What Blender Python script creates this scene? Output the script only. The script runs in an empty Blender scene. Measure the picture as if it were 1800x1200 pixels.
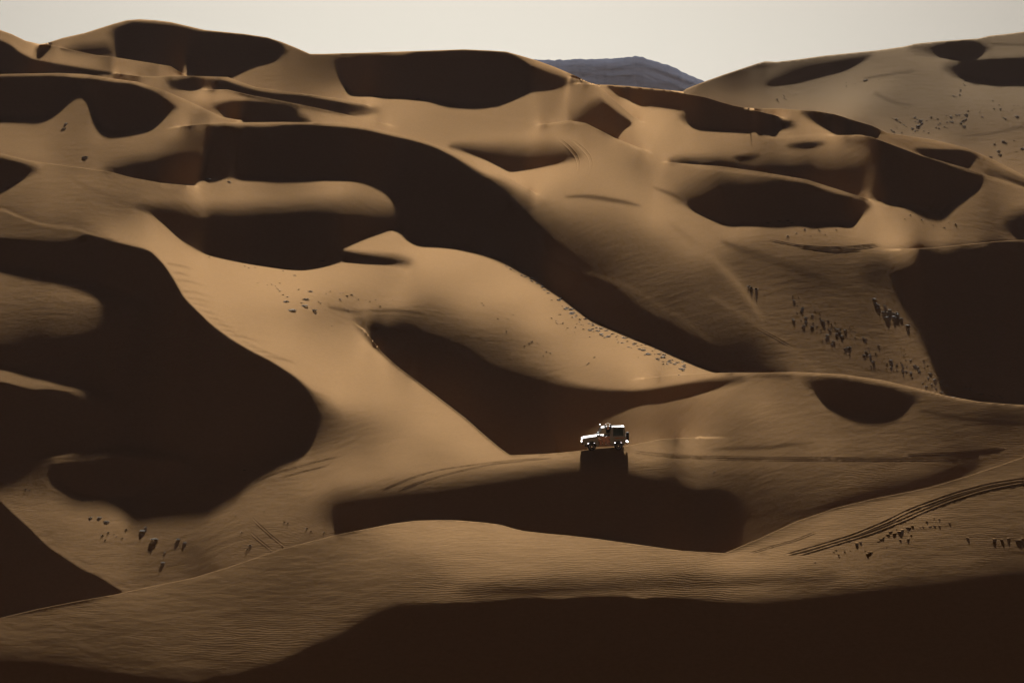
import bpy, bmesh, math, random, time
import numpy as np
from mathutils import Vector, Matrix, Euler
T_START = time.time()

# ------------------------------------------------------------------ survey of the dune field
# bearings are given in photograph pixels (1800 x 1200), level camera, 135 mm lens
PX = 36.0/1800/135.0
VH = 168.0                      # row of the true horizon
SUN_EL = math.radians(22.0)
SUN_AZ = math.radians(1.5)      # clockwise from +Y
CELL = 2.0
U0, U1, V0, V1 = -200.0, 2000.0, -10.0, 1330.0

SKY = [(-200,15),(-100,30),(0,53),(20,60),(45,72),(70,78),(82,76),(110,67),(150,58),(175,50),(200,42),(222,36),(245,34),(275,36),(300,39),(330,46),(360,53),(390,56),(430,60),(470,66),(495,74),(520,84),(545,95),(570,95),(600,94),(640,93),(700,91),(760,89),(815,87),(860,89),(890,91),(915,98),(945,107),(975,118),(1010,133),(1035,145),(1050,149),(1080,150),(1110,152),(1160,157),(1200,161),(1207,156),(1240,143),(1270,132),(1300,122),(1330,112),(1345,108),(1365,109),(1400,105),(1450,98),(1500,93),(1540,89),(1555,87),(1590,82),(1610,77),(1650,73),(1690,70),(1720,68),(1740,63),(1770,60),(1800,56),(2000,36)]

# brightness samples (u, v, tone) of the sunlit sand: they stand for its slope towards the low sun
LIT = '''
40,90,135 150,75,110 20,70,120 130,105,130 250,120,125 180,100,110 300,128,115 450,130,115 520,120,105 560,110,80 500,150,115 440,145,110 700,180,140 640,175,150 800,195,130 900,185,130 960,175,120 1000,185,115 1030,160,110 1060,155,150 1090,185,160 1140,220,150 1180,245,140
350,165,150 400,162,150 300,155,90 360,185,120 380,200,130 60,215,110 150,215,110 200,245,120 260,240,125 320,215,135 340,245,85 50,235,125 100,270,115 200,270,100 150,285,90 300,265,95 40,255,120
60,290,130 150,310,130 250,330,120 330,338,130 430,340,130 500,320,120 560,335,125 620,335,120 660,345,122 20,350,110 80,330,115 150,345,105 110,340,120 200,365,95 250,390,125 180,380,115 60,380,120 30,375,90 270,410,150 220,405,140 300,430,155 330,470,160 380,500,155 450,490,165 520,500,165 600,490,150 400,560,150 470,600,155 550,650,150 600,700,155 650,640,150 700,690,150 770,740,150 830,785,150 600,760,100 640,790,120 700,800,140 760,810,130 560,740,80 610,600,140 590,550,120 650,530,120 700,520,150 680,480,140 740,450,165 700,425,150 800,460,160 850,470,150 780,500,140 850,520,150 900,510,160 750,540,100 850,560,120 950,570,150 930,600,115 880,610,75 980,630,135 1050,620,150 1100,640,150 950,650,90 1050,660,130 1150,655,140 1200,650,155 1250,660,150
900,300,160 950,320,150 980,350,130 1050,330,140 1000,300,150 1100,330,140 1150,380,140 1050,390,120 1100,410,110 1200,420,132 1250,430,130 1150,440,100 1250,490,90 1300,450,90 1350,440,110 1400,480,90 1300,520,100 1330,500,105 1400,540,105 1450,500,85 1500,480,75 1500,530,85 1550,560,85 1350,560,100 1420,600,100 1480,640,100 1550,650,90 1600,650,95 1680,690,90 1300,620,70
1300,410,140 1400,420,130 1500,410,135 1450,400,130 1560,420,140 1600,400,125 1650,390,120 1700,400,100 1750,360,110 1700,340,115 1780,340,120 1650,430,120 1750,415,110 1200,310,120 1150,300,120 1250,315,110 1300,308,125 1220,270,140 1250,265,130 1350,265,110 1400,270,115 1450,280,100 1480,265,105 1270,240,140 1350,240,130 1420,225,140 1440,237,150 1550,245,130 1600,250,125 1650,250,120 1600,230,110 1700,275,110 1760,290,110
1250,180,120 1300,170,125 1400,160,120 1400,185,130 1500,170,130 1480,190,125 1550,200,105 1580,170,90 1640,170,110 1700,160,115 1780,170,115 1560,150,125 1600,130,90 1500,140,115 1600,110,115 1550,115,110 1450,115,105 1400,115,100 1350,120,85 1300,135,95 1270,145,90 1650,105,120 1780,90,115 1780,70,95 1650,210,95 1750,210,100 1600,220,100 1700,200,100 1700,235,80 1750,230,95
1100,730,100 1200,720,110 1300,700,115 1380,700,110 1060,750,75 1150,760,100 1250,760,105 1300,740,110 1400,740,115 1450,760,110 1500,750,100 1600,760,100 1700,760,90 1750,735,65 1780,770,85 1550,780,105 1450,790,120 1350,800,115 1200,790,135 1150,785,140 1250,810,110 1200,815,95 1400,815,95 1500,820,95 1600,810,100 1650,800,100 1350,850,95 1450,850,80 1700,800,70 1750,800,95 1790,790,85 1550,840,85
1500,890,115 1400,930,120 1600,880,110 1700,840,110 1780,830,100 1700,880,95 1780,870,90 1600,940,105 1450,970,115 1350,960,125 1280,985,130 1500,990,105 1700,960,90 1780,960,80 1780,990,55 1600,1000,85 1200,985,130 1100,980,130 1000,970,135 900,945,140 800,935,140 720,940,135 800,990,125 900,990,125 1000,1005,115 1100,1010,110 1200,1010,95 700,1000,110 760,1030,95 700,1040,90 650,980,115 600,1000,100 620,1050,90 550,1000,90 500,1040,80 550,1080,85 580,1065,80 450,1080,80 400,1100,86 450,1130,84 350,1080,85 300,1060,90 200,1060,100 100,1075,95 250,1040,105 20,1090,88 100,1110,78 200,1110,75 300,1120,75 300,1160,68 200,1150,65 100,1150,60 400,1165,66
60,890,115 100,930,110 150,970,115 200,1010,115 130,900,125 200,900,125 260,890,120 300,930,115 250,960,110 300,1000,105 350,1000,90 400,960,105 400,900,115 450,880,115 500,900,110 550,900,95 480,960,90 440,1000,95 330,970,90 550,850,125 500,840,110 450,830,108 400,850,105 350,850,75 300,870,100 50,850,75 60,830,60 20,860,95 240,880,120 150,885,115 550,810,110 600,820,130 650,845,130 700,845,125 800,830,130 900,815,145 970,808,140
60,405,85 120,412,80 10,400,85 1240,440,122 1300,470,105 1380,520,100 1450,560,92 1350,470,78 1420,500,74 1380,440,112 1450,450,104 1500,465,88 1330,710,134 1590,890,124 1450,900,122 1400,940,124 130,910,122 230,905,122 1080,600,150 1100,640,155 590,330,150
0,1250,20 600,1250,20 1200,1250,20 1800,1250,20 -150,1150,40
'''

# shadowed slip faces: outline (u, v, softness of the terminator); tone 16 = beyond the terminator
SH = []
def sh(txt, tone=16, d=1.5):
    pts = []
    for w in txt.split():
        a = [float(x) for x in w.split(',')]
        pts.append((a[0], a[1], a[2] if len(a) > 2 else d))
    SH.append(('P', pts, tone))
def stroke(txt, tone, width, soft=None, d=1.0):
    """soft ridge or groove: (u, v[, width scale]) polyline"""
    pts = []
    for w in txt.split():
        a = [float(x) for x in w.split(',')]
        pts.append((a[0], a[1], a[2] if len(a) > 2 else d))
    SH.append(('L', pts, tone, width, soft if soft is not None else width))

# --- mid-tone bands first, then shadows, then bright crests
sh('107,85,3 140,82,4 195,78,4 202,98,3 165,97,1.5 130,90,1.5', 24)
sh('200,50,3 220,42,1.5 233,38,1.5 283,43,2 320,48,2 350,55,1.5 370,56,1 433,60,1 477,68,1 497,78,2 503,92,3 487,100,5 450,108,3 420,122,2 397,137,2 325,135,1 300,118,2 267,108,2 207,100,3 202,80,4 197,60,4')
sh('-220,20 -20,60 0,71 20,80 33,92 63,107 133,118 187,126 205,131 180,133 140,130 50,131 0,132 -220,134')
sh('-220,140 0,134,1 100,133,1 150,138 193,143 233,147 267,160,2 300,180,2 313,188,2 290,203,3 267,220,2 233,230,2 200,230,2 177,220,2 167,200,3 163,180,4 157,167,5 140,163,5 127,173,4 107,190,3 87,202,2 33,203,2 0,203,2 -220,208')
sh('293,141,3 333,137,1 393,140,1 420,150 453,160 483,165,1 533,168,1 600,180,1 633,185 665,193,4 640,202,2 600,203,1 567,197,1 500,183,1 433,171,1 400,158,1 360,155,1 300,158,2')
sh('375,188,4 400,180,3 433,177,2 467,180,2 510,187,2 527,192,3 520,200,4 540,211,4 545,214,2 480,213,1 420,212,1 400,203,2')
# great ridge
sh('362,228,3 367,221 417,221,2 467,223,2 500,220 533,218,1 573,221,1 600,223,1 640,227,1 690,239,1 730,248,1 765,259,1.5 800,277,2 850,308,3 893,328,5 925,350,8 960,378,12 1000,408,17 1050,440,22 1100,470,26 1150,500,28 1200,530,28 1250,568,28 1300,606,26 1350,645,18 1390,660,4 1290,657,2 1250,650,2 1200,630 1160,612 1120,596 1080,578,2 1040,560,2 1005,532,3 980,511,4 945,490,6 920,473,6 890,455,5 850,441,4 800,432,3 735,428,2.5 712,417,2.5 706,402,4 706,370,5 701,348,5 680,333,2.5 640,318 600,313 450,311,1 360,313 340,322,2 326,326 283,323,1 233,313 190,300,4 187,295,6 233,282,6 293,275,5 363,277,5')
sh('240,362,4 300,366,7 367,369,7 500,368,8 567,361,8 620,362,10 690,372,8 708,372,5 708,402,3 690,402,2 650,415,2 610,432,2 602,440,2 640,446,3 690,453,4 722,461,5 690,465,2 640,463 600,459 567,467 533,471 500,470 450,463 400,455 350,442 320,423 297,400 283,387,2 262,372,3')
stroke('930,440,.6 1000,470,.8 1100,500,1 1135,520,1 1165,540,1 1210,565,.7 1250,600,.5', 72, 9, 14)
# left ridge
sh('-220,405,2 0,418,2 50,422,3 100,425,4 133,421,3 147,411,2 187,418 213,427 247,435,1 267,443,1 290,467,1 307,493,1 323,523,1 343,543,1 373,572,1 407,597,1 443,618,1 477,635,1 520,663,2 547,688,3 565,708,7 577,732,12 570,756,14 554,778,10 520,790,6 480,797,6 420,805,6 370,808,6 335,802,5 318,790,4 280,780,6 240,772,8 200,766,9 150,765,9 110,773,9 70,790,9 30,802,9 0,808,9 -220,812,9')
sh('-220,430,2 0,463,2 67,475,2 150,493,2 207,510,2 240,522,3 253,527,3 254,540,8 200,560,18 100,572,22 0,585,24 -220,600,24', 100)
stroke('-220,470 0,500 100,515 200,530', 108, 10, 25)
sh('-220,634,3 0,641,3 50,648,4 117,664,5 200,677,6 214,698,8 190,716,8 150,702,6 127,690,3 87,683,2 57,685,2 0,670,2 -220,662,2', 112)
stroke('60,682 90,680 127,688', 105, 2, 2)
sh('87,818,3 100,814,2 150,811,2 187,805 213,800 247,805,2 280,808,2 320,810,2 332,818,4 313,830,6 277,843,5 247,862,3 227,872,2 187,874 150,870 123,858,2 110,845,3 90,835,4')
stroke('60,806,.6 100,800 150,795 187,790 213,787 247,791 280,797 320,803', 118, 8, 8)
stroke('100,811 150,808 187,802 213,798 247,802 280,805 320,807', 120, 2, 2.5)
sh('-220,700 0,880 20,900,1 43,920,1 60,937,1 83,960,1 113,980,1 143,1000,1 173,1013,1 200,1030,1 217,1040,1 167,1054,1 100,1067,1 0,1087,1 -220,1130,1')
# hollow in front of the car
sh('600,872,10 650,866,10 700,860,10 760,853,10 800,847,10 860,836,10 900,831,9 960,824,8 1015,819,7 1080,819,7 1110,823,8 1150,832,10 1200,843,12 1250,850,14 1285,862,18 1300,885,20 1305,910,20 1295,940,12 1273,972,2 1200,968,1 1150,961,1 1100,954,1 1050,947,1 1000,941,1 965,938,1 920,933,1 900,928,1 880,922,1 850,918,1 800,914,1 770,914,1 730,915,1 690,920,1 650,928,1 610,938,2 597,940,4 590,925,8 575,905,10 580,885,10')
sh('1240,845,22 1330,868,25 1410,882,22 1340,940,10 1273,971,2 1255,955,14', 22)
sh('1300,893,14 1340,885,14 1400,882,12 1480,868,8 1520,857,8 1580,848,8 1650,830,8 1700,822,6 1720,815,5 1690,838,5 1600,865,3 1500,887,2 1400,915,1.5 1330,947,1.5 1273,972,1.5', 38)
# foreground
sh('815,1036,8 870,1026,8 1000,1024,8 1100,1023,8 1200,1020,8 1300,1018,8 1470,1012,9 1420,1024,8 1250,1030,6 1150,1033,5 1080,1036,5 1010,1042,4 930,1050,4 840,1050,6', 34)
stroke('960,1046,.5 1030,1042,1 1100,1039,1 1180,1041,1 1260,1040,1 1330,1037,.6', 78, 5, 5)
sh('370,1200,10 430,1181,8 500,1160,6 550,1133,6 600,1113,7 627,1095,7 667,1072,7 700,1063,5 750,1061,3 817,1058,3 853,1056,3 933,1050,2 983,1052,2 1033,1048,2 1100,1046,2 1120,1053,2 1167,1048,2 1200,1049,3 1260,1052,5 1330,1052,8 1400,1044,9 1500,1032,10 1600,1025,10 1700,1016,10 1800,1010,9 2020,1002,9 2020,1340 370,1340')
sh('-220,1225,8 900,1225,8 2020,1225,8 2020,1340 -220,1340')
sh('-220,1150,12 0,1160,14 100,1168,14 200,1180,14 300,1192,12 400,1200,10 400,1340 -220,1340')
# right
sh('2020,420,3 1800,424,3 1750,428,4 1700,432,5 1640,440,8 1600,450,10 1560,462,14 1550,480,16 1560,500,14 1570,520,10 1590,545,8 1610,575,8 1640,615,8 1665,650,6 1690,675,4 1720,697,3 1765,711,2 1800,713 2020,725')
sh('1430,683,4 1420,668,6 1450,665,4 1483,667,3 1533,677,2 1567,683,2 1600,696,4 1610,702,5 1590,713,3 1567,723,2 1533,728 1500,725 1467,713,2 1447,703,2')
sh('630,560,6 670,557,8 740,567,12 790,575,15 830,600,15 860,625,15 900,645,10 950,663,6 1000,678,4 1060,686,3 1110,687,2 1160,682,2 1200,675,2 1240,669,3 1290,665,4 1305,663,5 1290,672,3 1250,685,2 1220,693 1200,697 1150,706,2 1110,711,3 1060,719,5 1040,728,8 1000,740,8 985,745,6 1000,760,8 1030,772,8 1040,785,4 1020,793,1 980,797,1 950,799,1 897,801,1 880,790,1 850,765 820,738 790,715 760,692 730,670 700,647 680,630 660,612,2 645,595,3 635,580,4')
sh('-220,240 0,277,2 50,289,3 65,297,4 43,313,2 0,333 -220,370')
sh('787,256,3 833,260,6 900,262,8 965,258,8 1000,264,7 1015,273,5 983,287,2 933,297 897,302,1 880,293,1 853,280,1 820,268')
sh('1015,203,6 1033,192,6 1055,175,4 1063,180 1083,197,1 1110,217 1097,224,2 1083,245,2 1060,236,1 1027,218,1 1010,212,3')
sh('610,105,4 633,97,3 667,96,2 707,97,2 727,92,1 767,90,1 817,88,1 887,91,1 907,99,1 933,114 967,129 1000,137,1 1018,146,2 993,152,2 960,157,2 920,163,3 893,173,3 873,180,2 833,183,2 787,180,2 760,172,2 710,169,2 650,167,2 612,162,2 610,147,2 600,120,6 590,108,6')
sh('1063,151,1 1100,153,1 1167,159,1 1200,165,1 1240,172,1 1265,180,1 1290,187,1 1320,193,1 1360,203 1390,213,3 1395,222,4 1375,228,2 1330,229 1260,227 1225,223,2 1205,215,3 1195,205,3 1205,196,4 1195,190,3 1150,186,3 1130,186,2 1110,177,1 1090,166,1')
stroke('1138,170 1185,167', 75, 2, 3)
sh('1407,197,3 1433,196 1467,202 1500,212 1533,222 1548,232 1542,239 1520,235,1 1477,235,1 1463,233,1 1447,223,2 1427,210,3')
sh('1490,247,4 1527,240,2 1553,250 1567,255 1593,263 1620,275 1667,288 1700,298 1730,308,2 1723,322,4 1693,338,5 1667,353,4 1655,372,2 1623,365 1583,355,1 1533,352,1 1500,341,1 1453,326,1 1417,315,1 1387,310,1 1333,301,1 1267,293,1 1200,287,1 1180,284,4 1200,281,5 1267,285,7 1340,292,9 1433,293,8 1493,285,10 1513,267,10 1500,253,6')
sh('1197,342,10 1250,325,10 1333,318,8 1373,317,5 1413,322,3 1453,337,3 1500,350,2 1532,362,2 1513,377,3 1500,389,3 1450,391 1400,388 1350,390 1280,393 1250,382 1220,370,2 1207,362,2')
sh('1607,262,3 1650,263,2 1700,265,2 1720,275,3 1702,283,3 1703,292,2 1667,284,1 1627,273')
sh('1737,302,5 1770,308,4 1800,316,4 2020,370,4 2020,395 1800,328,1 1767,315')
sh('1660,117,5 1700,107,2 1740,104 1800,101 2020,90 2020,145 1800,143,2 1733,143,2 1683,135,3')
sh('1600,82,6 1667,72,2 1710,71,2 1733,80,3 1737,88,3 1720,97,2 1693,102,2 1660,100,2 1623,90,5', 22)
sh('1347,147,3 1383,130,5 1427,113,5 1487,100,4 1533,95,3 1520,107,2 1483,123,2 1433,133,2 1383,145,2 1353,151,2', 26)
stroke('1520,138 1560,132 1605,125', 50, 3, 5)
stroke('1747,78 1800,79 2000,75', 30, 2, 2)
stroke('1325,120 1365,115', 55, 4, 6)
stroke('1540,165 1570,180 1600,185', 80, 6, 8)
sh('1290,276,3 1335,272,3 1325,280,3 1300,281,2', 28)
sh('1385,255,3 1420,250,2 1450,251,3 1435,258,3 1390,260,3', 28)
sh('1770,395,6 1790,375,6 1830,372,6 2020,400 2020,415 1800,418,3 1780,410,4')
stroke('995,346,.5 1030,345,.8 1060,349,1 1100,356,.9 1125,362,.5', 36, 7, 15)
stroke('1150,330,.5 1185,343,1 1200,352,.8', 40, 6, 10)
stroke('1248,790,.4 1285,788,.8 1335,787,1 1390,782,.8 1430,777,.4', 44, 7, 14)
stroke('1690,240,.6 1740,236 1800,222 2000,200', 62, 6, 9)
stroke('130,318,.6 180,340 235,362,1 280,372,.6', 92, 6, 12)
stroke('1620,722 1700,737 1800,745 2000,750', 55, 7, 14)
stroke('1270,425,.6 1330,448 1390,470 1450,492 1510,520,.7', 66, 12, 26)
stroke('1180,395,.6 1240,440 1300,500 1340,560,.6', 120, 16, 26)
stroke('1250,520,.6 1320,560 1400,620 1440,650,.6', 104, 14, 24)
stroke('-30,355 30,372 70,390', 85, 5, 7)
stroke('580,540 620,548 680,545 740,550', 70, 5, 8)
stroke('330,960 380,1000', 82, 14, 20)
stroke('395,1080 480,1060 560,1020', 70, 10, 18)
# wind-cut ribs along two crests
def ribs(crest, n, dx, dy, tone, wd):
    C_ = np.array(crest, float); L_ = np.r_[0, np.cumsum(np.hypot(*np.diff(C_, axis=0).T))]
    rr = np.random.RandomState(n)
    for k in range(n):
        d = L_[-1]*(k+.5+.5*rr.rand())/n
        x, y = np.interp(d, L_, C_[:, 0]), np.interp(d, L_, C_[:, 1]); f = .6+.7*rr.rand()
        stroke('%f,%f,.8 %f,%f,1 %f,%f,.4' % (x+4, y, x+.5*dx*f, y+.25*dy*f, x+dx*f, y+dy*f), tone+rr.randint(-12, 12), wd, wd*1.6)
ribs([(285, 455), (307, 490), (323, 520), (343, 541), (373, 570), (407, 595), (443, 616), (477, 633)], 16, 50, 10, 118, 1.8)
ribs([(22, 900), (60, 935), (83, 957), (113, 977), (143, 998), (173, 1011), (200, 1027)], 10, 46, 16, 90, 2.2)
ribs([(8, 372), (30, 383), (75, 399), (130, 404), (165, 416)], 9, -20, 20, 72, 2.0)
ribs([(1010, 1046), (1080, 1043), (1160, 1044), (1265, 1044)], 10, -16, 13, 62, 1.8)
stroke('-220,352 0,366 30,380 75,396 130,401 200,424 250,436', 138, 2, 3)
# bright crests
stroke('-220,131 0,132 100,130.5 150,133 193,140 240,146 290,162 340,184 390,208 420,213', 142, 1.6, 2)
stroke('205,132 250,136.5 330,134.5 400,137.5 450,156 500,163 600,176 640,186 670,192', 132, 1.2, 1.8)
stroke('360,156 400,159 440,170 500,180.5 560,193 600,203.5 640,210 700,225', 140, 1.6, 2)
stroke('370,217 500,216 600,219 680,233 740,248 800,270 850,297 900,317 960,350', 145, 2.5, 5)
stroke('600,200 700,190 760,193 850,203 950,215 960,216', 140, 2, 4)
stroke('940,110 1000,130 1050,149 1075,175 1110,205 1150,225', 148, 4, 6)
stroke('950,220 1000,214 1030,219 1080,244 1130,265', 150, 2.5, 3)
stroke('1200,290 1400,315 1470,336 1540,358 1600,368 1650,374', 150, 2, 3)
stroke('1550,243 1600,266 1700,301 1800,332 2000,390', 140, 1.5, 2)
stroke('1540,237 1640,248 1700,263 1740,281 1800,312 2000,385', 130, 3, 4)
stroke('1345,243 1440,237 1520,237', 150, 2, 3)
stroke('1290,658 1400,656 1500,661 1600,681 1700,704 1800,713 2000,722', 150, 2, 2)
stroke('897,802 960,799 1015,795 1060,791', 138, 3, 5)

# crests that stand in front of what lies behind them: (u, v, step in log distance)
JUMP = ['''-220,1130,.3 0,1086,.3 67,1070,.3 133,1057,.3 200,1045,.32 267,1030,.35 333,1017,.35 400,997,.35 500,963,.35 600,938,.38 650,928,.4 690,920,.4 730,915,.4 770,914,.4 800,914,.4 850,918,.4 880,922,.4 900,928,.4 920,933,.4 965,938,.4 1000,941,.4 1050,947,.4 1100,954,.4 1150,961,.4 1200,968,.4 1273,972,.36 1333,947,.32 1400,916,.28 1467,893,.24 1533,877,.2 1583,867,.18 1633,857,.17 1700,837,.16 1760,817,.15 1800,803,.15 2020,735,.15''',
'612,560,0 640,580,.012 670,618,.045 700,645,.09 760,690,.13 820,736,.18 850,763,.2 880,788,.22 897,800,.22 950,798,.22 980,796,.2 1015,792.5,.18 1050,788,.15 1100,784,.1 1160,772,.04 1230,768,.015 1290,770,0',
'1100,668,0 1180,660,.04 1240,656,.12 1290,655,.2 1350,655,.22 1400,654,.22 1480,658,.22 1550,668,.2 1600,680,.2 1650,693,.2 1720,706,.2 1765,710,.2 1800,712,.2 2020,724,.2',
'-220,232,.15 0,270,.15 60,284,.13 190,302,.12 233,313,.12 283,322,.1 326,326,.06 350,327,0',
'290,226,0 350,219,.04 400,216,.08 500,215,.1 600,217,.12 680,231,.14 740,246,.15 800,267,.15 850,294,.13 900,316,.08 950,345,0',
'-220,130,.15 0,131,.15 100,129,.15 150,131,.15 193,138,.15 240,144,.13 290,160,.1 340,182,.08 390,206,.05 430,213,0',
'195,128,0 250,135,.1 330,134,.15 400,136,.15 450,154,.12 500,161,.1 600,174,.08 660,188,0',
'350,158,0 400,158,.06 440,168,.1 500,179,.1 560,191,.08 640,209,.05 700,224,0',
'940,221,0 1000,212,.1 1030,217,.12 1083,244,.08 1150,270,0',
'1000,135,0 1040,147,.2 1063,150,.4 1100,152,.45 1167,158,.48 1200,164,.5 1240,171,.5 1265,179,.52 1290,186,.54 1310,189.5,.56 1340,191.5,.58 1373,191.5,.6 1405,194,.62 1433,195,.62 1467,201,.62 1500,211,.62 1533,221,.6 1560,234,.58 1640,246,.55 1700,261,.5 1740,278,.48 1800,309,.45 2020,390,.45',
'1300,188,0 1330,195,.03 1360,202,.03 1392,213,0',
'1160,284,0 1200,288,.06 1267,293,.1 1333,302,.1 1387,311,.1 1417,316,.1 1453,327,.08 1500,342,.06 1540,355,0',
'1440,238,0 1500,238,.04 1532,241,.06 1567,254,.07 1620,274,.08 1700,297,.08 1800,330,.08 2020,395,.08',
'70,79,.06 84,78,.1 110,85,.15 165,97,.15 220,104,.12 300,117,.08 330,135,0',
'1540,440,0 1640,436,.04 1750,425,.08 1800,422,.08 2020,416,.08',
'1000,146,0 1050,150,.05 1075,172,.08 1110,203,.05 1140,220,0']

def parse(txt):
    return np.array([[float(x) for x in w.split(',')] for w in txt.split()])

def set_grid(cell):
    global CELL, uu, vv, NU, NV, UG, VG
    CELL = float(cell)
    uu = np.arange(U0, U1+.1, CELL); vv = np.arange(V1, V0-.1, -CELL)     # rows go from near to far
    NU, NV = len(uu), len(vv)
    UG, VG = np.meshgrid(uu, vv)
set_grid(CELL)

def resample(a, c0, c1):
    fy = np.clip((V1-vv)/c0, 0, a.shape[0]-1.001); fx = np.clip((uu-U0)/c0, 0, a.shape[1]-1.001)
    iy, ix = fy.astype(int), fx.astype(int); ty, tx = (fy-iy)[:, None], (fx-ix)[None]
    return a[iy][:, ix]*(1-ty)*(1-tx)+a[iy+1][:, ix]*ty*(1-tx)+a[iy][:, ix+1]*(1-ty)*tx+a[iy+1][:, ix+1]*ty*tx

def smooth(x): 
    x = np.clip(x, 0, 1); return x*x*(3-2*x)

def seg_dist(pts, closed, bx):
    """distance to a polyline, interpolated third value, inside flag - on a sub-rectangle"""
    U, V = UG[bx], VG[bx]
    best = np.full(U.shape, 1e18); val = np.zeros(U.shape); inside = np.zeros(U.shape, bool)
    n = len(pts)
    for i in range(n if closed else n-1):
        x0, y0, s0 = pts[i]; x1, y1, s1 = pts[(i+1) % n]
        dx, dy = x1-x0, y1-y0
        L = dx*dx+dy*dy+1e-9
        t = np.clip(((U-x0)*dx+(V-y0)*dy)/L, 0, 1)
        d = (U-x0-t*dx)**2+(V-y0-t*dy)**2
        m = d < best
        best = np.where(m, d, best); val = np.where(m, s0+t*(s1-s0), val)
        if closed and dy != 0:
            c = ((y0 > V) != (y1 > V)) & (U < dx*(V-y0)/dy+x0)
            inside ^= c
    return np.sqrt(best), val, inside

def box(pts, m):
    us = [p[0] for p in pts]; vs = [p[1] for p in pts]
    i0 = int(np.clip((min(us)-m-U0)/CELL, 0, NU-1)); i1 = int(np.clip((max(us)+m-U0)/CELL+2, 1, NU))
    j0 = int(np.clip((V1-max(vs)-m)/CELL, 0, NV-1)); j1 = int(np.clip((V1-min(vs)+m)/CELL+2, 1, NV))
    return (slice(j0, j1), slice(i0, i1))

def chaikin(pts, it=2, closed=True):
    P = np.array(pts, float)
    for _ in range(it):
        Q = np.roll(P, -1, 0) if closed else P[1:]
        B = P if closed else P[:-1]
        a = .85*B+.15*Q; b = .15*B+.85*Q
        R = np.empty((len(a)*2, 3)); R[0::2] = a; R[1::2] = b
        if not closed: R = np.vstack([P[:1], R, P[-1:]])
        P = R
    return [tuple(p) for p in P]

def gauss(a, s):
    r = int(3*s)+1; k = np.exp(-.5*(np.arange(-r, r+1)/s)**2); k /= k.sum()
    for ax in (0, 1):
        p = [(0, 0), (0, 0)]; p[ax] = (r, r)
        b = np.pad(a, p, mode='edge'); o = np.zeros_like(a)
        for i, w in enumerate(k):
            o += w*(b[i:i+a.shape[0], :] if ax == 0 else b[:, i:i+a.shape[1]])
        a = o
    return a

def tone_map():
    S = parse(LIT)
    st = max(1, int(8/CELL))
    U, V = UG[::st, ::st], VG[::st, ::st]
    num = np.zeros(U.shape); den = np.zeros(U.shape)
    for u, v, t in S:
        d2 = (U-u)**2+((V-v)*1.6)**2
        w = 1/(d2+800.)**2
        t = t+min(max((t-108)*.6, 0), 24)
        num += w*t; den += w
    b = num/den
    # back to the full grid (bilinear)
    fy = np.clip(np.arange(NV)/st, 0, b.shape[0]-1.001); fx = np.clip(np.arange(NU)/st, 0, b.shape[1]-1.001)
    iy, ix = fy.astype(int), fx.astype(int); ty, tx = (fy-iy)[:, None], (fx-ix)[None]
    T = (b[iy][:, ix]*(1-ty)*(1-tx)+b[iy+1][:, ix]*ty*(1-tx)+b[iy][:, ix+1]*(1-ty)*tx+b[iy+1][:, ix+1]*ty*tx)
    T = gauss(T, 14/CELL)
    T = T*(.92+.08*smooth((T-100)/50.))
    for op in SH:
        tn = op[2]+min(max((op[2]-108)*.6, 0), 24)
        if op[0] == 'P':
            pts = chaikin(op[1]); bx = box(pts, 50)
            d, w, ins = seg_dist(pts, True, bx)
            m = smooth(.5+np.where(ins, d, -d)/(2.2*np.maximum(w*np.clip(.4+.6*w, 1, 3.0), .8)))
            T[bx] += (tn-T[bx])*m
        else:
            pts = chaikin(op[1], 2, False); bx = box(pts, op[3]+op[4]+4)
            d, w, _ = seg_dist(pts, False, bx)
            m = 1-smooth((d-(op[3]-op[4])*w*.5)/(np.maximum(op[3]+op[4], 1)*w*.5+1e-6))
            # fade at the two ends
            T[bx] += (tn-T[bx])*m*np.minimum(w*1.3, 1)
    return T

def lin(c):
    c = np.maximum(c, 0)/255.
    return np.where(c <= .04045, c/12.92, ((c+.055)/1.055)**2.4)

GAIN = 1.80
JW = 4e-4; ZLIM = 1.2; LAM = .08; COARSE = (10, 90); FINE = (3, 45)
SNAP = []; DBG = {}
def target_nl(T):
    nl = (lin(T)-lin(np.array(24.)))/GAIN
    return nl-.018*smooth((42-T)/22.)

def dct(a, ax):
    a = np.moveaxis(a, ax, -1); n = a.shape[-1]
    v = np.concatenate([a[..., ::2], a[..., 1::2][..., ::-1]], -1)
    k = np.arange(n)
    r = (np.fft.fft(v, axis=-1)*np.exp(-1j*np.pi*k/(2*n))).real
    return np.moveaxis(r, -1, ax)
def idct(c, ax):
    c = np.moveaxis(c, ax, -1); n = c.shape[-1]
    k = np.arange(n)
    b = np.concatenate([np.zeros(c.shape[:-1]+(1,)), c[..., :0:-1]], -1)
    v = np.fft.ifft((c-1j*b)*np.exp(1j*np.pi*k/(2*n)), axis=-1).real
    a = np.empty_like(v); h = (n+1)//2
    a[..., ::2] = v[..., :h]; a[..., 1::2] = v[..., h:][..., ::-1]
    return np.moveaxis(a, -1, ax)

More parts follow.
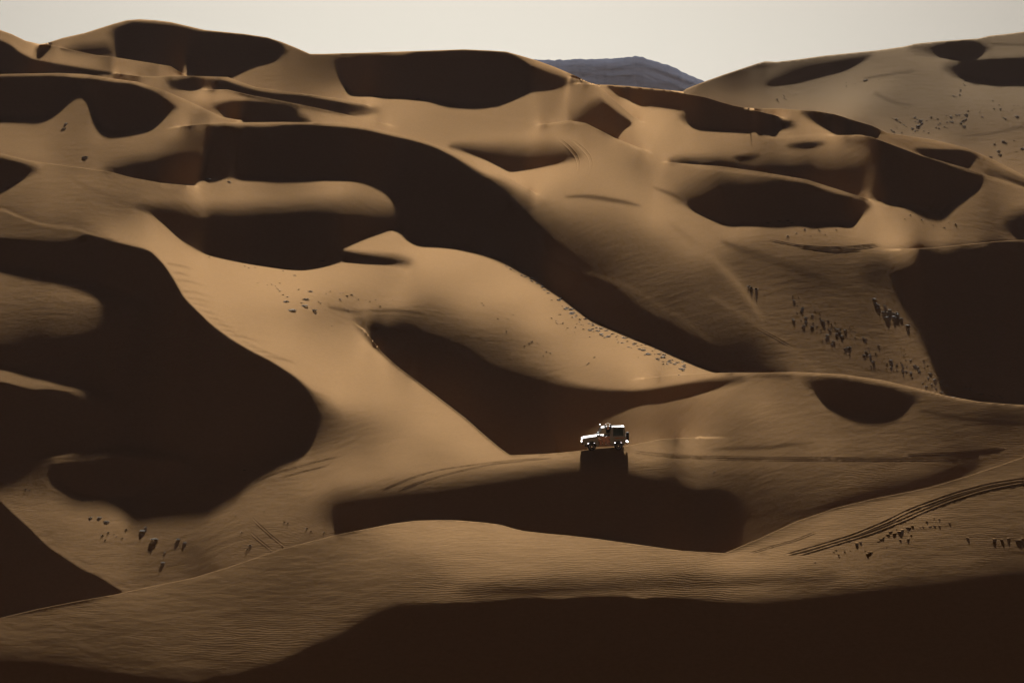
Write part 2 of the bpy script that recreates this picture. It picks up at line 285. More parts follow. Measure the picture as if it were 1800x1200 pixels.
def solve(GV, WV, WU, x0=None, it=60, lam=.004):
    """least squares log-distance: row steps GV (weight WV), columns as level as they can be (WU)"""
    def A(x):
        dv = WV*(x[1:]-x[:-1]); du = WU*(x[:, 1:]-x[:, :-1])
        r = np.zeros_like(x)
        r[1:] += dv; r[:-1] -= dv; r[:, 1:] += du; r[:, :-1] -= du
        return r
    b = np.zeros((NV, NU)); t = WV*GV; b[1:] += t; b[:-1] -= t
    ev = 2-2*np.cos(np.pi*np.arange(NV)/NV); eu = 2-2*np.cos(np.pi*np.arange(NU)/NU)
    K = 1.0*ev[:, None]+lam*eu[None]; K[0, 0] = 1
    def M(r):
        c = dct(dct(r, 0), 1)/K; c[0, 0] = 0
        return idct(idct(c, 1), 0)
    x = np.zeros((NV, NU)) if x0 is None else x0.copy()
    r = b-A(x); z = M(r); p = z.copy(); rz = (r*z).sum()
    for k in range(it):
        Ap = A(p); al = rz/(p*Ap).sum(); x += al*p; r -= al*Ap
        z = M(r); rn = (r*z).sum()
        if rn < 1e-9*abs(rz)+1e-14: break
        p = z+rn/rz*p; rz = rn
    return x

def build(iters=5, cg=40, lam=.006, verbose=False, warm=None):
    T = tone_map(); tgt = target_nl(T)
    tt = PX*(VH-VG); aa = PX*(UG-900.)
    dt = PX*CELL
    se, ce = math.sin(SUN_EL), math.cos(SUN_EL); sa, ca = math.sin(SUN_AZ), math.cos(SUN_AZ)
    # first guess of the slope
    s = (se-tgt*1.02)/ce; s0 = s.copy()
    if warm is not None: s = s0+gauss(resample(warm['ds'], warm['cell'], CELL), 1)
    skyv = np.interp(uu, [p[0] for p in SKY], [p[1] for p in SKY])
    # steps
    SNAP.clear(); J = np.zeros((NV-1, NU)); cut = np.zeros((NV, NU), bool); same = np.ones((NV, NU-1), bool)
    lines = []
    for li, txt in enumerate(JUMP):
        P = parse(txt); lines.append(([], [], []))
        if warm is not None: wu, wd = warm['lines'][li]
        m = (uu >= P[:, 0].min()) & (uu <= P[:, 0].max())
        last = None
        for i in np.where(m)[0]:
            v = np.interp(uu[i], P[:, 0], P[:, 1]); d = np.interp(uu[i], P[:, 0], P[:, 2])
            d_o = d
            if warm is not None: d = max(float(np.interp(uu[i], wu, wd)), 0)*min(1, d_o/.03) if len(wu) else 0.
            f = (V1-v)/CELL; j = int(math.floor(f))
            if 0 <= j < NV-2 and d > .003: SNAP.append((j, i, v))
            if last is not None and max(last[1], d) > .004 and j != last[0]: same[min(j, last[0])+1:max(j, last[0])+1, i-1] = False
            last = (j, d)
            if 0 <= j < NV-2:
                for q_, x_ in zip(lines[-1], (j, i, (d, d_o))): q_.append(x_)
            if 0 <= j < NV-2: J[j, i] += d; cut[max(0,j-1):j+3, i] |= d > .01
    jump_ = J > .0005
    J0 = J.copy()
    phi = None
    if warm is not None:
        phi = resample(warm['phic'], warm['cell'], CELL); phi[1:] += np.cumsum(J, 0)
    smin = tt+.03; pen = 1. if warm is None else np.maximum(resample(warm['pen'], warm['cell'], CELL)[:, :-1], 1)
    skym = (VG < skyv[None]-6)
    jc_ = J > .004
    for k in range(iters):
        se_ = np.clip(np.maximum(s, smin), -1, .7)
        q = .5*(se_[1:]+se_[:-1])-.5*(tt[1:]+tt[:-1])
        g = 1/q
        WV = np.clip((2.6/g)**2, .3, 3.)
        kj = smooth(J0/.06); WV = WV*(1-kj)+JW*kj
        WV[skym[1:]] = .01
        WU = np.where(same, lam*pen, lam*1e-3)
        phi = solve(g*dt+J, WV, WU, phi, cg, lam)
        J = np.where(J > 0, np.clip((phi[1:]-phi[:-1])-g*dt, (.5 if warm is None else .9)*J0, (2 if warm is None else 1.1)*J0), 0)
        dl = np.where(same, (phi[:, 1:]-phi[:, :-1])/dt, 0)
        wl = same.astype(float)
        ph = np.zeros_like(phi); wq = np.full_like(phi, 1e-9)
        ph[:, 1:] += dl; ph[:, :-1] += dl; wq[:, 1:] += wl; wq[:, :-1] += wl
        ph /= wq
        d_ = phi[1:]-phi[:-1]
        gd = np.where(jc_, g, d_/dt)
        gv = np.empty_like(phi)
        ok_ = np.where(jump_, 1e-6, 1.)
        gv[1:-1] = (gd[1:]*ok_[1:]+gd[:-1]*ok_[:-1])/(ok_[1:]+ok_[:-1]); gv[0] = gd[0]; gv[-1] = gd[-1]
        gv = np.clip(gv, .8, 40)
        sr = tt+1/gv
        zx = -(sr-tt)*ph; zy = sr-aa*zx
        nl = (se-ce*(zx*sa+zy*ca))/np.sqrt(1+zx*zx+zy*zy)
        Y_ = np.exp(phi); Y_ *= 330./Y_[int((V1-793)/CELL), int((1060-U0)/CELL)]; Z_ = Y_*tt
        H = np.where(skym, -1e9, Z_); te = math.tan(SUN_EL)
        for j in range(NV-2, -1, -1):
            dy_ = np.maximum(Y_[j+1]-Y_[j], 0)
            H[j] = np.maximum(H[j], np.interp(aa[0]*(1-dy_/Y_[j+1])+SUN_AZ*dy_/Y_[j+1], aa[0], H[j+1])-te*dy_)
        D = H-Z_; D0 = .0004*Y_
        sl = -.028+.022*smooth((D/D0-.5)/1.5)+.055*smooth((D/D0-3)/4)
        sh_ = tgt < -.004
        err0 = np.where(tgt < -.005, np.where(nl > tgt, nl-tgt, np.minimum(nl-tgt+.012, 0)), nl-tgt)
        err = np.where(sh_, nl-sl, err0)
        err[skym] = 0
        if warm is not None: err[~sh_] = 0
        if verbose:
            ok = ~skym
            print(k, 'cast on lit', ((D>.05)&(tgt>.04)&~skym).mean(), 'lit in shadow', ((D<.02)&(nl>.01)&sh_&~skym).mean(), 'rms', np.sqrt((err[ok]**2).mean()), 'zx p50,95', np.percentile(abs(zx[ok]), [50, 95, 99]), 'range', phi[ok].min(), phi[ok].max(), 'gd<0', (d_ <= 0)[ok[1:]].mean(), 'jump', np.percentile(d_[jc_], [1, 10, 50, 90, 99]))
        DBG.update(nl=nl, D=D, sl=sl, sr=sr, zx=zx, s=s, ph=ph, err=err)
        pz = 1+np.clip((gauss(abs(zx), 4/CELL)/ZLIM)**4, 0, 25)
        pen = (.5*(pz[:, 1:]+pz[:, :-1])) if np.isscalar(pen) else .5*pen+.25*(pz[:, 1:]+pz[:, :-1])
        if k == iters-1: break
        step = .6*np.ones_like(err) if k == 0 else np.where((abs(err) > abs(errp)*1.01+.002) & ~sh_, step*.35, step)
        step = gauss(step, 8/CELL); errp = err
        s = np.clip(s+step*np.clip(gauss(err*np.where(sh_, 1, 1/(1+(zx/1.3)**4)), 9/CELL), -.2, .2)/ce, -.1, .62)
        s = np.where(sh_, s, np.clip(s, s0-.10, s0+.12))
    jr = (V1-793)/CELL; jc = (1060-U0)/CELL
    phi = phi-phi[int(jr), int(jc)]+math.log(330.)
    pf = np.ones_like(phi); pf[:, :-1] = pen
    real = (phi[1:]-phi[:-1])-g*dt
    phic = phi.copy(); Jr = np.zeros_like(J); LN = []
    for (jj, ii, dd) in lines:
        jj, ii = np.array(jj, int), np.array(ii, int); dd = np.array(dd).reshape(-1, 2); do = dd[:, 1]; dd = dd[:, 0]
        if not len(jj): LN.append(([], [])); continue
        r_ = J[jj, ii]*dd/np.maximum(J0[jj, ii], 1e-6)
        k_ = np.exp(-.5*(np.arange(-6, 7)/2.5)**2); k_ /= k_.sum()
        r_ = np.convolve(np.pad(r_, 6, mode='edge'), k_, 'valid')*np.minimum(1, do/.03)
        np.add.at(Jr, (jj, ii), r_); LN.append((uu[ii], r_))
    phic[1:] -= np.cumsum(Jr, 0)
    return T, tgt, phi, skyv, dict(ds=s-s0, phic=phic, pen=pf, cell=CELL, nl=nl, lines=LN)

def build2(verbose=False):
    set_grid(4); w = build(COARSE[0], COARSE[1], LAM, verbose)[-1]
    set_grid(2); return build(FINE[0], FINE[1], LAM, verbose, w)
EXPOSURE = 2.575
BOUNCES = 1
SKY_SIG = 9.0
SKY_TINT = (.008, .004, .003)
SKY_GLOW = (2.6, 2.5, 2.18)
HAZE = .2e-4
# ------------------------------------------------------------------ the survey solved into a dune field
TONE, TGT, PHI, SKYV, _W = build2()
print('terrain solved', time.time()-T_START)

C = bpy.context.scene.collection
def link(o, parent=None):
    C.objects.link(o)
    if parent: o.parent = parent
    return o
def tag(o, label=None, cat=None, group=None, kind=None):
    if label: o['label'] = label
    if cat: o['category'] = cat
    if group: o['group'] = group
    if kind: o['kind'] = kind
    return o

def phi_at(u, v):
    fx = min(max((u-U0)/CELL, 0), NU-1.001); fy = min(max((V1-v)/CELL, 0), NV-1.001)
    i, j = int(fx), int(fy); a, b = fx-i, fy-j
    return float((PHI[j, i]*(1-a)+PHI[j, i+1]*a)*(1-b)+(PHI[j+1, i]*(1-a)+PHI[j+1, i+1]*a)*b)
def P(u, v):
    """the point of the sand surveyed at bearing (u, v)"""
    y = math.exp(phi_at(u, v))
    return Vector((y*PX*(u-900), y, y*PX*(VH-v)))
def normal(u, v, h=3):
    a = P(u+h, v)-P(u-h, v); b = P(u, v-h)-P(u, v+h)
    n = a.cross(b); n.normalize()
    return n if n.z > 0 else -n

# ------------------------------------------------------------------ materials
def mat(name):
    m = bpy.data.materials.new(name); m.use_nodes = True
    nt = m.node_tree; b = nt.nodes['Principled BSDF']
    return m, nt, b
def simple(name, col, rough=.6, metal=0, noise=0, scale=20, coat=0):
    m, nt, b = mat(name)
    b.inputs['Base Color'].default_value = (*col, 1); b.inputs['Roughness'].default_value = rough
    b.inputs['Metallic'].default_value = metal
    if rough >= .85: b.inputs['Specular IOR Level'].default_value = .05
    if coat: b.inputs['Coat Weight'].default_value = coat
    if noise:
        n = nt.nodes.new('ShaderNodeTexNoise'); n.inputs['Scale'].default_value = scale; n.inputs['Detail'].default_value = 4
        tc = nt.nodes.new('ShaderNodeTexCoord'); nt.links.new(tc.outputs['Object'], n.inputs['Vector'])
        mx = nt.nodes.new('ShaderNodeMix'); mx.data_type = 'RGBA'
        mx.inputs[6].default_value = (*[c*(1-noise) for c in col], 1); mx.inputs[7].default_value = (*[min(1, c*(1+noise)) for c in col], 1)
        nt.links.new(n.outputs['Fac'], mx.inputs[0]); nt.links.new(mx.outputs[2], b.inputs['Base Color'])
    return m

def sand_material():
    m, nt, b = mat('sand'); N = nt.nodes; L = nt.links
    b.inputs['Roughness'].default_value = 1.0; b.inputs['Specular IOR Level'].default_value = 0.0
    geo = N.new('ShaderNodeNewGeometry')
    n1 = N.new('ShaderNodeTexNoise'); n1.inputs['Scale'].default_value = .035; n1.inputs['Detail'].default_value = 6; n1.inputs['Roughness'].default_value = .6
    L.new(geo.outputs['Position'], n1.inputs['Vector'])
    n2 = N.new('ShaderNodeTexNoise'); n2.inputs['Scale'].default_value = 3.0; n2.inputs['Detail'].default_value = 5; n2.inputs['Roughness'].default_value = .7
    L.new(geo.outputs['Position'], n2.inputs['Vector'])
    c1 = N.new('ShaderNodeMix'); c1.data_type = 'RGBA'
    c1.inputs[6].default_value = (0.182, 0.109, 0.0515, 1); c1.inputs[7].default_value = (0.203, 0.1225, 0.0585, 1)
    L.new(n1.outputs['Fac'], c1.inputs[0])
    c2 = N.new('ShaderNodeMix'); c2.data_type = 'RGBA'; c2.blend_type = 'MULTIPLY'; c2.inputs[0].default_value = 1
    r2 = N.new('ShaderNodeMapRange'); r2.inputs['From Min'].default_value = .25; r2.inputs['From Max'].default_value = .75
    r2.inputs['To Min'].default_value = .9; r2.inputs['To Max'].default_value = 1.1
    L.new(n2.outputs['Fac'], r2.inputs['Value'])
    L.new(c1.outputs[2], c2.inputs[6]); L.new(r2.outputs['Result'], c2.inputs[7]); L.new(c2.outputs[2], b.inputs['Base Color'])
    # far sand turns paler and greyer: distance haze put into its colour
    sx = N.new('ShaderNodeSeparateXYZ'); L.new(geo.outputs['Position'], sx.inputs[0])
    fm = N.new('ShaderNodeMapRange'); fm.inputs['From Min'].default_value = 553; fm.inputs['From Max'].default_value = 592; L.new(sx.outputs['Y'], fm.inputs['Value'])
    c3 = N.new('ShaderNodeMix'); c3.data_type = 'RGBA'; c3.inputs[7].default_value = (.190, .137, .084, 1)
    L.new(fm.outputs['Result'], c3.inputs[0]); L.new(c2.outputs[2], c3.inputs[6]); L.new(c3.outputs[2], b.inputs['Base Color'])
    # ripples: crests run across the wind, warped, in patches
    mp = N.new('ShaderNodeMapping'); mp.inputs['Rotation'].default_value = (0, 0, math.radians(6)); L.new(geo.outputs['Position'], mp.inputs['Vector'])
    w = N.new('ShaderNodeTexWave'); w.bands_direction = 'Y'; w.inputs['Scale'].default_value = 1.1
    w.inputs['Distortion'].default_value = 9; w.inputs['Detail'].default_value = 3; w.inputs['Detail Scale'].default_value = .6
    L.new(mp.outputs['Vector'], w.inputs['Vector'])
    pm = N.new('ShaderNodeTexNoise'); pm.inputs['Scale'].default_value = .06; pm.inputs['Detail'].default_value = 3; L.new(geo.outputs['Position'], pm.inputs['Vector'])
    pr = N.new('ShaderNodeMapRange'); pr.inputs['From Min'].default_value = .42; pr.inputs['From Max'].default_value = .62; L.new(pm.outputs['Fac'], pr.inputs['Value'])
    mul = N.new('ShaderNodeMath'); mul.operation = 'MULTIPLY'; L.new(w.outputs['Fac'], mul.inputs[0]); L.new(pr.outputs['Result'], mul.inputs[1])
    # wind streaks and lumps
    mp2 = N.new('ShaderNodeMapping'); mp2.inputs['Scale'].default_value = (.5, .9, .5); mp2.inputs['Rotation'].default_value = (0, 0, math.radians(-25)); L.new(geo.outputs['Position'], mp2.inputs['Vector'])
    n3 = N.new('ShaderNodeTexNoise'); n3.inputs['Scale'].default_value = 1; n3.inputs['Detail'].default_value = 7; n3.inputs['Roughness'].default_value = .62; L.new(mp2.outputs['Vector'], n3.inputs['Vector'])
    b1 = N.new('ShaderNodeBump'); b1.inputs['Distance'].default_value = .0065; b1.inputs['Strength'].default_value = .8; L.new(mul.outputs['Value'], b1.inputs['Height'])
    b2 = N.new('ShaderNodeBump'); b2.inputs['Distance'].default_value = .05; b2.inputs['Strength'].default_value = .6; L.new(n3.outputs['Fac'], b2.inputs['Height']); L.new(b1.outputs['Normal'], b2.inputs['Normal'])
    L.new(b2.outputs['Normal'], b.inputs['Normal'])
    return m
M_SAND = sand_material()

# ------------------------------------------------------------------ the dune sheet
def make_dunes():
    Vm = np.repeat(vv[:, None], NU, 1); Ph = PHI.copy()
    base = Ph.copy()
    def slope_near(j, i): return base[j, i]-base[j-1, i] if j > 0 else 0
    for j, i, v in SNAP:
        f = (V1-v)/CELL
        g0 = min(max(slope_near(j, i), 0), .01); Ph[j, i] = base[j, i]+g0*(f-j); Vm[j, i] = v
        g1 = min(max(base[j+2, i]-base[j+1, i], 0), .01); Ph[j+1, i] = base[j+1, i]-g1*(j+1-f-.1); Vm[j+1, i] = v-.1*CELL
    keep = np.zeros(NU, int)
    ext = np.zeros((0,))
    for i in range(NU):
        f = (V1-SKYV[i])/CELL; j = int(f); keep[i] = j
        Ph[j, i] = base[j, i]+min(max(slope_near(j, i), 0), .01)*(f-j); Vm[j, i] = SKYV[i]
    Y = np.exp(Ph)
    a = PX*(UG-900); t = PX*(VH-Vm)
    X3 = np.stack([Y*a, Y, Y*t], -1)
    # beyond the skyline the sand falls away behind the last crest
    for i in range(NU):
        j = keep[i]; y, z = Y[j, i], X3[j, i, 2]
        n = NV-1-j
        k = np.arange(1, n+1)
        yy = y*(1+.004*k+.0006*k*k)
        zz = z-(yy-y)*(.06+.25*np.minimum((yy-y)/(.15*y), 1))
        zz = np.maximum(zz, -75.)
        X3[j+1:, i, 0] = yy*a[j+1:, i]; X3[j+1:, i, 1] = yy; X3[j+1:, i, 2] = zz
    # nearer than the frame: the valley floor and the slope up to the camera's own dune
    near = []
    y0 = X3[0, :, 1]; z0 = X3[0, :, 2]; aa = a[0]
    prof = [(1.2, None, None)]
    for yk, zk in ((-60, -6.), (-14, -1.75), (2, -1.75), (4, -2.2), (20, -12.), (50, -30.5), (62, -34.), (90, -36.)):
        near.append(np.stack([aa*np.maximum(110, abs(yk))*1.0, np.full(NU, yk), np.full(NU, zk)], -1))
    for f in (.35, .6, .8, .92):
        yk = 90+(y0-90)*f; zk = -36+(z0+36)*f*f
        near.append(np.stack([aa*(110+(y0-110)*f), yk, zk], -1))
    X3 = np.concatenate([np.array(near), X3], 0)
    def wing(col, s):
        out = []
        for d in (12., 45., 120., 260.):
            c_ = col.copy(); c_[:, 0] += s*d*(.5+col[:, 1].clip(60, 700)/500.); c_[:, 2] -= 2.5*math.sin(d*.021)*np.ones(len(col)); out.append(c_)
        return out
    lw = wing(X3[:, 0], -1)[::-1]; rw = wing(X3[:, -1], 1)
    X3 = np.concatenate([np.stack(lw, 1), X3, np.stack(rw, 1)], 1)
    nv, nu = X3.shape[:2]
    co = X3.reshape(-1, 3)
    idx = np.arange(nv*nu).reshape(nv, nu)
    A, B, Cc, D = idx[:-1, :-1], idx[:-1, 1:], idx[1:, 1:], idx[1:, :-1]
    lp = np.log(np.maximum(X3[..., 1], 1))
    d1 = abs(lp[:-1, :-1]-lp[1:, 1:]); d2 = abs(lp[:-1, 1:]-lp[1:, :-1])
    m = d1 <= d2
    t1 = np.where(m[..., None], np.stack([A, B, Cc], -1), np.stack([A, B, D], -1))
    t2 = np.where(m[..., None], np.stack([A, Cc, D], -1), np.stack([B, Cc, D], -1))
    tri = np.concatenate([t1.reshape(-1, 3), t2.reshape(-1, 3)], 0)
    # the lee side behind a crest shares no normals with the face in front of it: knife edges stay knife edges
    ly_ = np.log(np.maximum(co[:, 1], 1))[tri]; lee = (ly_.max(1)-ly_.min(1)) > .0065
    used = np.unique(tri[lee]); remap = np.arange(len(co)); remap[used] = len(co)+np.arange(len(used))
    co = np.concatenate([co, co[used]], 0); tri[lee] = remap[tri[lee]]
    me = bpy.data.meshes.new('dunes')
    me.vertices.add(len(co)); me.vertices.foreach_set('co', co.astype(np.float32).ravel())
    me.loops.add(tri.size); me.loops.foreach_set('vertex_index', tri.astype(np.int32).ravel())
    me.polygons.add(len(tri)); me.polygons.foreach_set('loop_start', np.arange(0, tri.size, 3, dtype=np.int32))
    me.polygons.foreach_set('use_smooth', np.ones(len(tri), bool))
    me.update(calc_edges=True); me.validate()
    me.materials.append(M_SAND)
    o = link(bpy.data.objects.new('sand_dunes', me)); tag(o, kind='structure')
    return o
make_dunes()

def grid_obj(name, verts, faces, m, parent=None, smooth=False):
    me = bpy.data.meshes.new(name); me.from_pydata([tuple(v) for v in verts], [], faces); me.update()
    if smooth: me.polygons.foreach_set('use_smooth', [True]*len(me.polygons))
    me.materials.append(m)
    return link(bpy.data.objects.new(name, me), parent)

# the plain beneath, out to the horizon
r = 60000
o = grid_obj('desert_plain', [(-r, -3000, -80), (r, -3000, -80), (r, r, -80), (-r, r, -80)], [(0, 1, 2, 3)], M_SAND); tag(o, kind='structure')

# ------------------------------------------------------------------ camera, sun, sky
cam = bpy.data.cameras.new('camera'); cam.lens = 135; cam.sensor_width = 36; cam.clip_start = .5; cam.clip_end = 100000
cam.shift_y = -(600-VH)/1800
co = link(bpy.data.objects.new('camera', cam)); co.rotation_euler = (math.radians(90), 0, 0)
bpy.context.scene.camera = co
sun = bpy.data.lights.new('sun', 'SUN'); sun.energy = 5; sun.angle = math.radians(.5); sun.color = (1, .96, .9)
so = link(bpy.data.objects.new('sun', sun))
so.rotation_euler = Vector((math.sin(SUN_AZ)*math.cos(SUN_EL), math.cos(SUN_AZ)*math.cos(SUN_EL), math.sin(SUN_EL))).to_track_quat('Z', 'Y').to_euler()

w = bpy.data.worlds.new('World'); bpy.context.scene.world = w; w.use_nodes = True
nt = w.node_tree; N = nt.nodes; L = nt.links
bg = N['Background']; bg.inputs['Strength'].default_value = .05
sky = N.new('ShaderNodeTexSky'); sky.sky_type = 'NISHITA'; sky.sun_disc = False
sky.sun_elevation = SUN_EL; sky.sun_rotation = SUN_AZ; sky.dust_density = 6; sky.air_density = 1
tc = N.new('ShaderNodeTexCoord'); sep = N.new('ShaderNodeSeparateXYZ'); L.new(tc.outputs['Generated'], sep.inputs[0])
def math_(op, a, b=None):
    n = N.new('ShaderNodeMath'); n.operation = op
    for i, x in enumerate((a, b)):
        if x is None: continue
        if isinstance(x, (int, float)): n.inputs[i].default_value = x
        else: L.new(x, n.inputs[i])
    return n.outputs[0]
# dust-laden air: a pale glow low down under the sun, dull everywhere else
az = math_('ARCTAN2', sep.outputs['X'], sep.outputs['Y'])
da = math_('DIVIDE', math_('SUBTRACT', az, math.radians(-.8)), math.radians(SKY_SIG))
ga = math_('POWER', math.e, math_('MULTIPLY', math_('MULTIPLY', da, da), -.5))
de = math_('DIVIDE', math_('MAXIMUM', sep.outputs['Z'], 0.0), .16)
ge = math_('POWER', math.e, math_('MULTIPLY', math_('MULTIPLY', de, de), -.5))
gl = math_('MULTIPLY', ga, ge)
mulc = N.new('ShaderNodeMix'); mulc.data_type = 'RGBA'; mulc.blend_type = 'MULTIPLY'; mulc.inputs[0].default_value = 1
L.new(sky.outputs[0], mulc.inputs[6]); mulc.inputs[7].default_value = (*SKY_TINT, 1)
sc_ = N.new('ShaderNodeVectorMath'); sc_.operation = 'SCALE'; sc_.inputs[0].default_value = SKY_GLOW; L.new(gl, sc_.inputs['Scale'])
add = N.new('ShaderNodeVectorMath'); add.operation = 'ADD'; L.new(mulc.outputs[2], add.inputs[0]); L.new(sc_.outputs[0], add.inputs[1])
L.new(add.outputs[0], bg.inputs['Color'])

sc = bpy.context.scene
sc.view_settings.view_transform = 'Standard'; sc.view_settings.look = 'None'; sc.view_settings.gamma = 1
sc.view_settings.exposure = EXPOSURE
sc.render.engine = 'CYCLES'
cy = sc.cycles
cy.diffuse_bounces = BOUNCES; cy.glossy_bounces = 2; cy.max_bounces = 6; cy.volume_bounces = 0
cy.use_denoising = True
print('scene built', time.time()-T_START)
rnd = random.Random(11)
# ------------------------------------------------------------------ the far table hill
def make_mesa():
    D = 2250.0
    top = [(780,128),(820,112),(880,107),(945,105.5),(985,105.5),(1040,104),(1085,103),(1100,101),(1114,98.5),(1130,101),(1150,106),(1180,118),(1210,131),(1236,143),(1262,153),(1290,164),(1330,185)]
    U = np.arange(780, 1331, 3.0)
    Vt = np.interp(U, [p[0] for p in top], [p[1] for p in top])
    rr = np.random.RandomState(5)
    jag = np.convolve(rr.randn(len(U)+8), np.ones(3)/3, 'same')[4:-4]
    verts, faces = [], []
    rows = 26
    for r in range(rows):
        f = r/(rows-1)                       # 0 foot in front .. .6 brink .. 1 foot behind
        for k, u in enumerate(U):
            zt = D*PX*(VH-Vt[k])+jag[k]*.35
            a = PX*(u-900)
            gul = math.sin(k*.55+2*math.sin(k*.17))+.6*jag[k]
            if f <= .6:
                q = f/.6
                y = D-300*(1-q)+1.2*gul*(1-q)*q*4
                z = -82+(zt+82)*(1-(1-q)**1.08)
            else:
                q = (f-.6)/.4
                y = D+520*q; z = zt+(-82-zt)*max(0, (q-.55)/.45)**1.5
            verts.append((D*a+(y-D)*a*.6, y, z))
    n = len(U)
    for r in range(rows-1):
        for k in range(n-1):
            faces.append((r*n+k, r*n+k+1, (r+1)*n+k+1, (r+1)*n+k))
    m, nt, b = mat('hazed_rock')  # bluish cast of the distant haze is mixed into the rock colour
    geo = nt.nodes.new('ShaderNodeNewGeometry'); ns = nt.nodes.new('ShaderNodeTexNoise'); ns.inputs['Scale'].default_value = .05; ns.inputs['Detail'].default_value = 6
    nt.links.new(geo.outputs['Position'], ns.inputs['Vector'])
    mx = nt.nodes.new('ShaderNodeMix'); mx.data_type = 'RGBA'; mx.inputs[6].default_value = (.036, .043, .062, 1); mx.inputs[7].default_value = (.042, .050, .072, 1)
    nt.links.new(ns.outputs['Fac'], mx.inputs[0]); nt.links.new(mx.outputs[2], b.inputs['Base Color']); b.inputs['Roughness'].default_value = 1; b.inputs['Specular IOR Level'].default_value = 0
    bp = nt.nodes.new('ShaderNodeBump'); bp.inputs['Distance'].default_value = 3; bp.inputs['Strength'].default_value = .5
    nt.links.new(ns.outputs['Fac'], bp.inputs['Height']); nt.links.new(bp.outputs['Normal'], b.inputs['Normal'])
    o = grid_obj('rocky_hill', verts, faces, m, smooth=True); tag(o, kind='structure')
make_mesa()

# ------------------------------------------------------------------ wheel ruts: two raised lips of pushed-up sand either side of the rut
def smooth_line(pts, step=3.0):
    P_ = chaikin([(a, b, 0) for a, b in pts], 2, False)
    P_ = np.array(P_)[:, :2]; L_ = np.r_[0, np.cumsum(np.hypot(*np.diff(P_, axis=0).T))]
    d = np.arange(0, L_[-1]+.1, step)
    return np.stack([np.interp(d, L_, P_[:, 0]), np.interp(d, L_, P_[:, 1])], 1)
def rut(name, lines, h=.10, w=.34):
    h *= .17; w *= .8
    verts, faces = [], []
    for pts in lines:
        uv = smooth_line(pts)
        pp = [P(u, v) for u, v in uv]
        rows = []
        for k in range(len(pp)):
            a, b = pp[max(0, k-1)], pp[min(len(pp)-1, k+1)]
            t = (b-a); t.z = 0
            if t.length < 1e-6: continue
            t.normalize(); s = Vector((t.y, -t.x, 0))
            n = normal(*uv[k])
            s = (s-n*s.dot(n)); s.normalize()
            fade = min(1, k/5, (len(pp)-1-k)/5)
            hh = h*fade*(.7+.6*rnd.random())
            prof = [(-w*1.15, -.05), (-w*.62, hh), (-w*.42, hh*.35), (-w*.25, -.04), (w*.25, -.04), (w*.42, hh*.35), (w*.62, hh*1.05), (w*1.15, -.05)]
            rows.append([pp[k]+s*(q+.04*w*rnd.uniform(-1, 1))+n*r for q, r in prof])
        for k, r in enumerate(rows):
            i0 = len(verts); verts += r
            if k:
                for q in range(7): faces.append((i0-8+q, i0+q, i0+q+1, i0-8+q+1))
    o = grid_obj(name, verts, faces, M_SAND, smooth=True); tag(o, kind='structure')
rut('tyre_ruts', [[(1380,975),(1440,958),(1500,940),(1560,915),(1600,895),(1640,880),(1680,866),(1740,850),(1800,841),(1880,832)],
                  [(1400,975),(1460,957),(1530,936),(1590,912),(1630,894),(1670,878),(1720,862),(1760,853),(1800,846),(1880,838)]], .13, .36)
rut('tyre_ruts', [[(1315,973),(1350,962),(1400,948),(1440,932)], [(1330,974),(1352,970)]], .08, .25)
rut('tyre_ruts', [[(668,862),(720,840),(767,826),(833,816),(900,808.5),(955,804)], [(696,862),(740,846),(800,829),(860,816),(930,808.5),(975,804)]], .07, .24)
rut('tyre_ruts', [[(1112,792),(1150,796),(1200,800.5),(1300,803),(1450,804),(1600,804),(1700,802)], [(1108,795),(1150,800),(1200,804),(1300,807),(1450,808),(1600,808),(1690,806)]], .06, .22)
rut('tyre_ruts', [[(1590,798),(1650,797),(1700,793),(1770,786)]], .1, .3)
rut('tyre_ruts', [[(440,850),(480,832),(540,815),(598,801)], [(490,840),(540,826),(580,817)]], .07, .24)
rut('tyre_ruts', [[(443,910),(470,935),(503,962)], [(438,933),(455,948),(480,968)]], .07, .24)
rut('tyre_ruts', [[(985,246),(1000,259),(1013,274),(1018,290),(1015,306)], [(1008,248),(1025,262),(1036,275),(1040,290),(1033,312)]], .16, .42)
rut('tyre_ruts', [[(1350,421),(1400,431),(1450,435),(1500,433),(1550,428)], [(1400,434),(1450,439),(1500,438),(1555,431)], [(1420,437),(1470,442),(1520,440)]], .13, .36)
rut('tyre_ruts', [[(1335,578),(1365,594),(1396,612)]], .1, .3)
# kicked-up clods beside the near ruts
def clods(spots):
    bm = bmesh.new()
    for u, v, s in spots:
        p = P(u, v)
        m = Matrix.Translation(p) @ Euler((0, 0, rnd.random()*6)).to_matrix().to_4x4() @ Matrix.Diagonal((s*.8, s*.4, s*.035, 1))
        r = bmesh.ops.create_icosphere(bm, subdivisions=2, radius=1, matrix=m)
        for q in r['verts']: q.co += Vector((rnd.uniform(-1, 1), rnd.uniform(-1, 1), rnd.uniform(-1, 1)))*s*.02
    me = bpy.data.meshes.new('clods'); bm.to_mesh(me); bm.free(); me.materials.append(M_SAND)
    o = link(bpy.data.objects.new('churned_sand', me)); tag(o, kind='structure')
cl = [(1506,953,.3),(1512,951,.22),(1530,969,.3),(1524,972,.22),(1560,938,.22),(1566,933,.22),(1573,936,.26),(1580,933,.3),(1586,930,.26),(1597,926,.26),(1603,923,.2),(1548,946,.2),(1553,943,.18),(1597,946,.2),(1700,944,.2),(1748,946,.24),(1760,947,.2),(1773,945,.2),(1790,948,.3),(1797,945,.2)]
for _ in range(26):
    f = rnd.random(); cl.append((1430+230*f+rnd.gauss(0, 8), 972-72*f+rnd.uniform(4, 26), rnd.uniform(.08, .18)))
clods(cl)

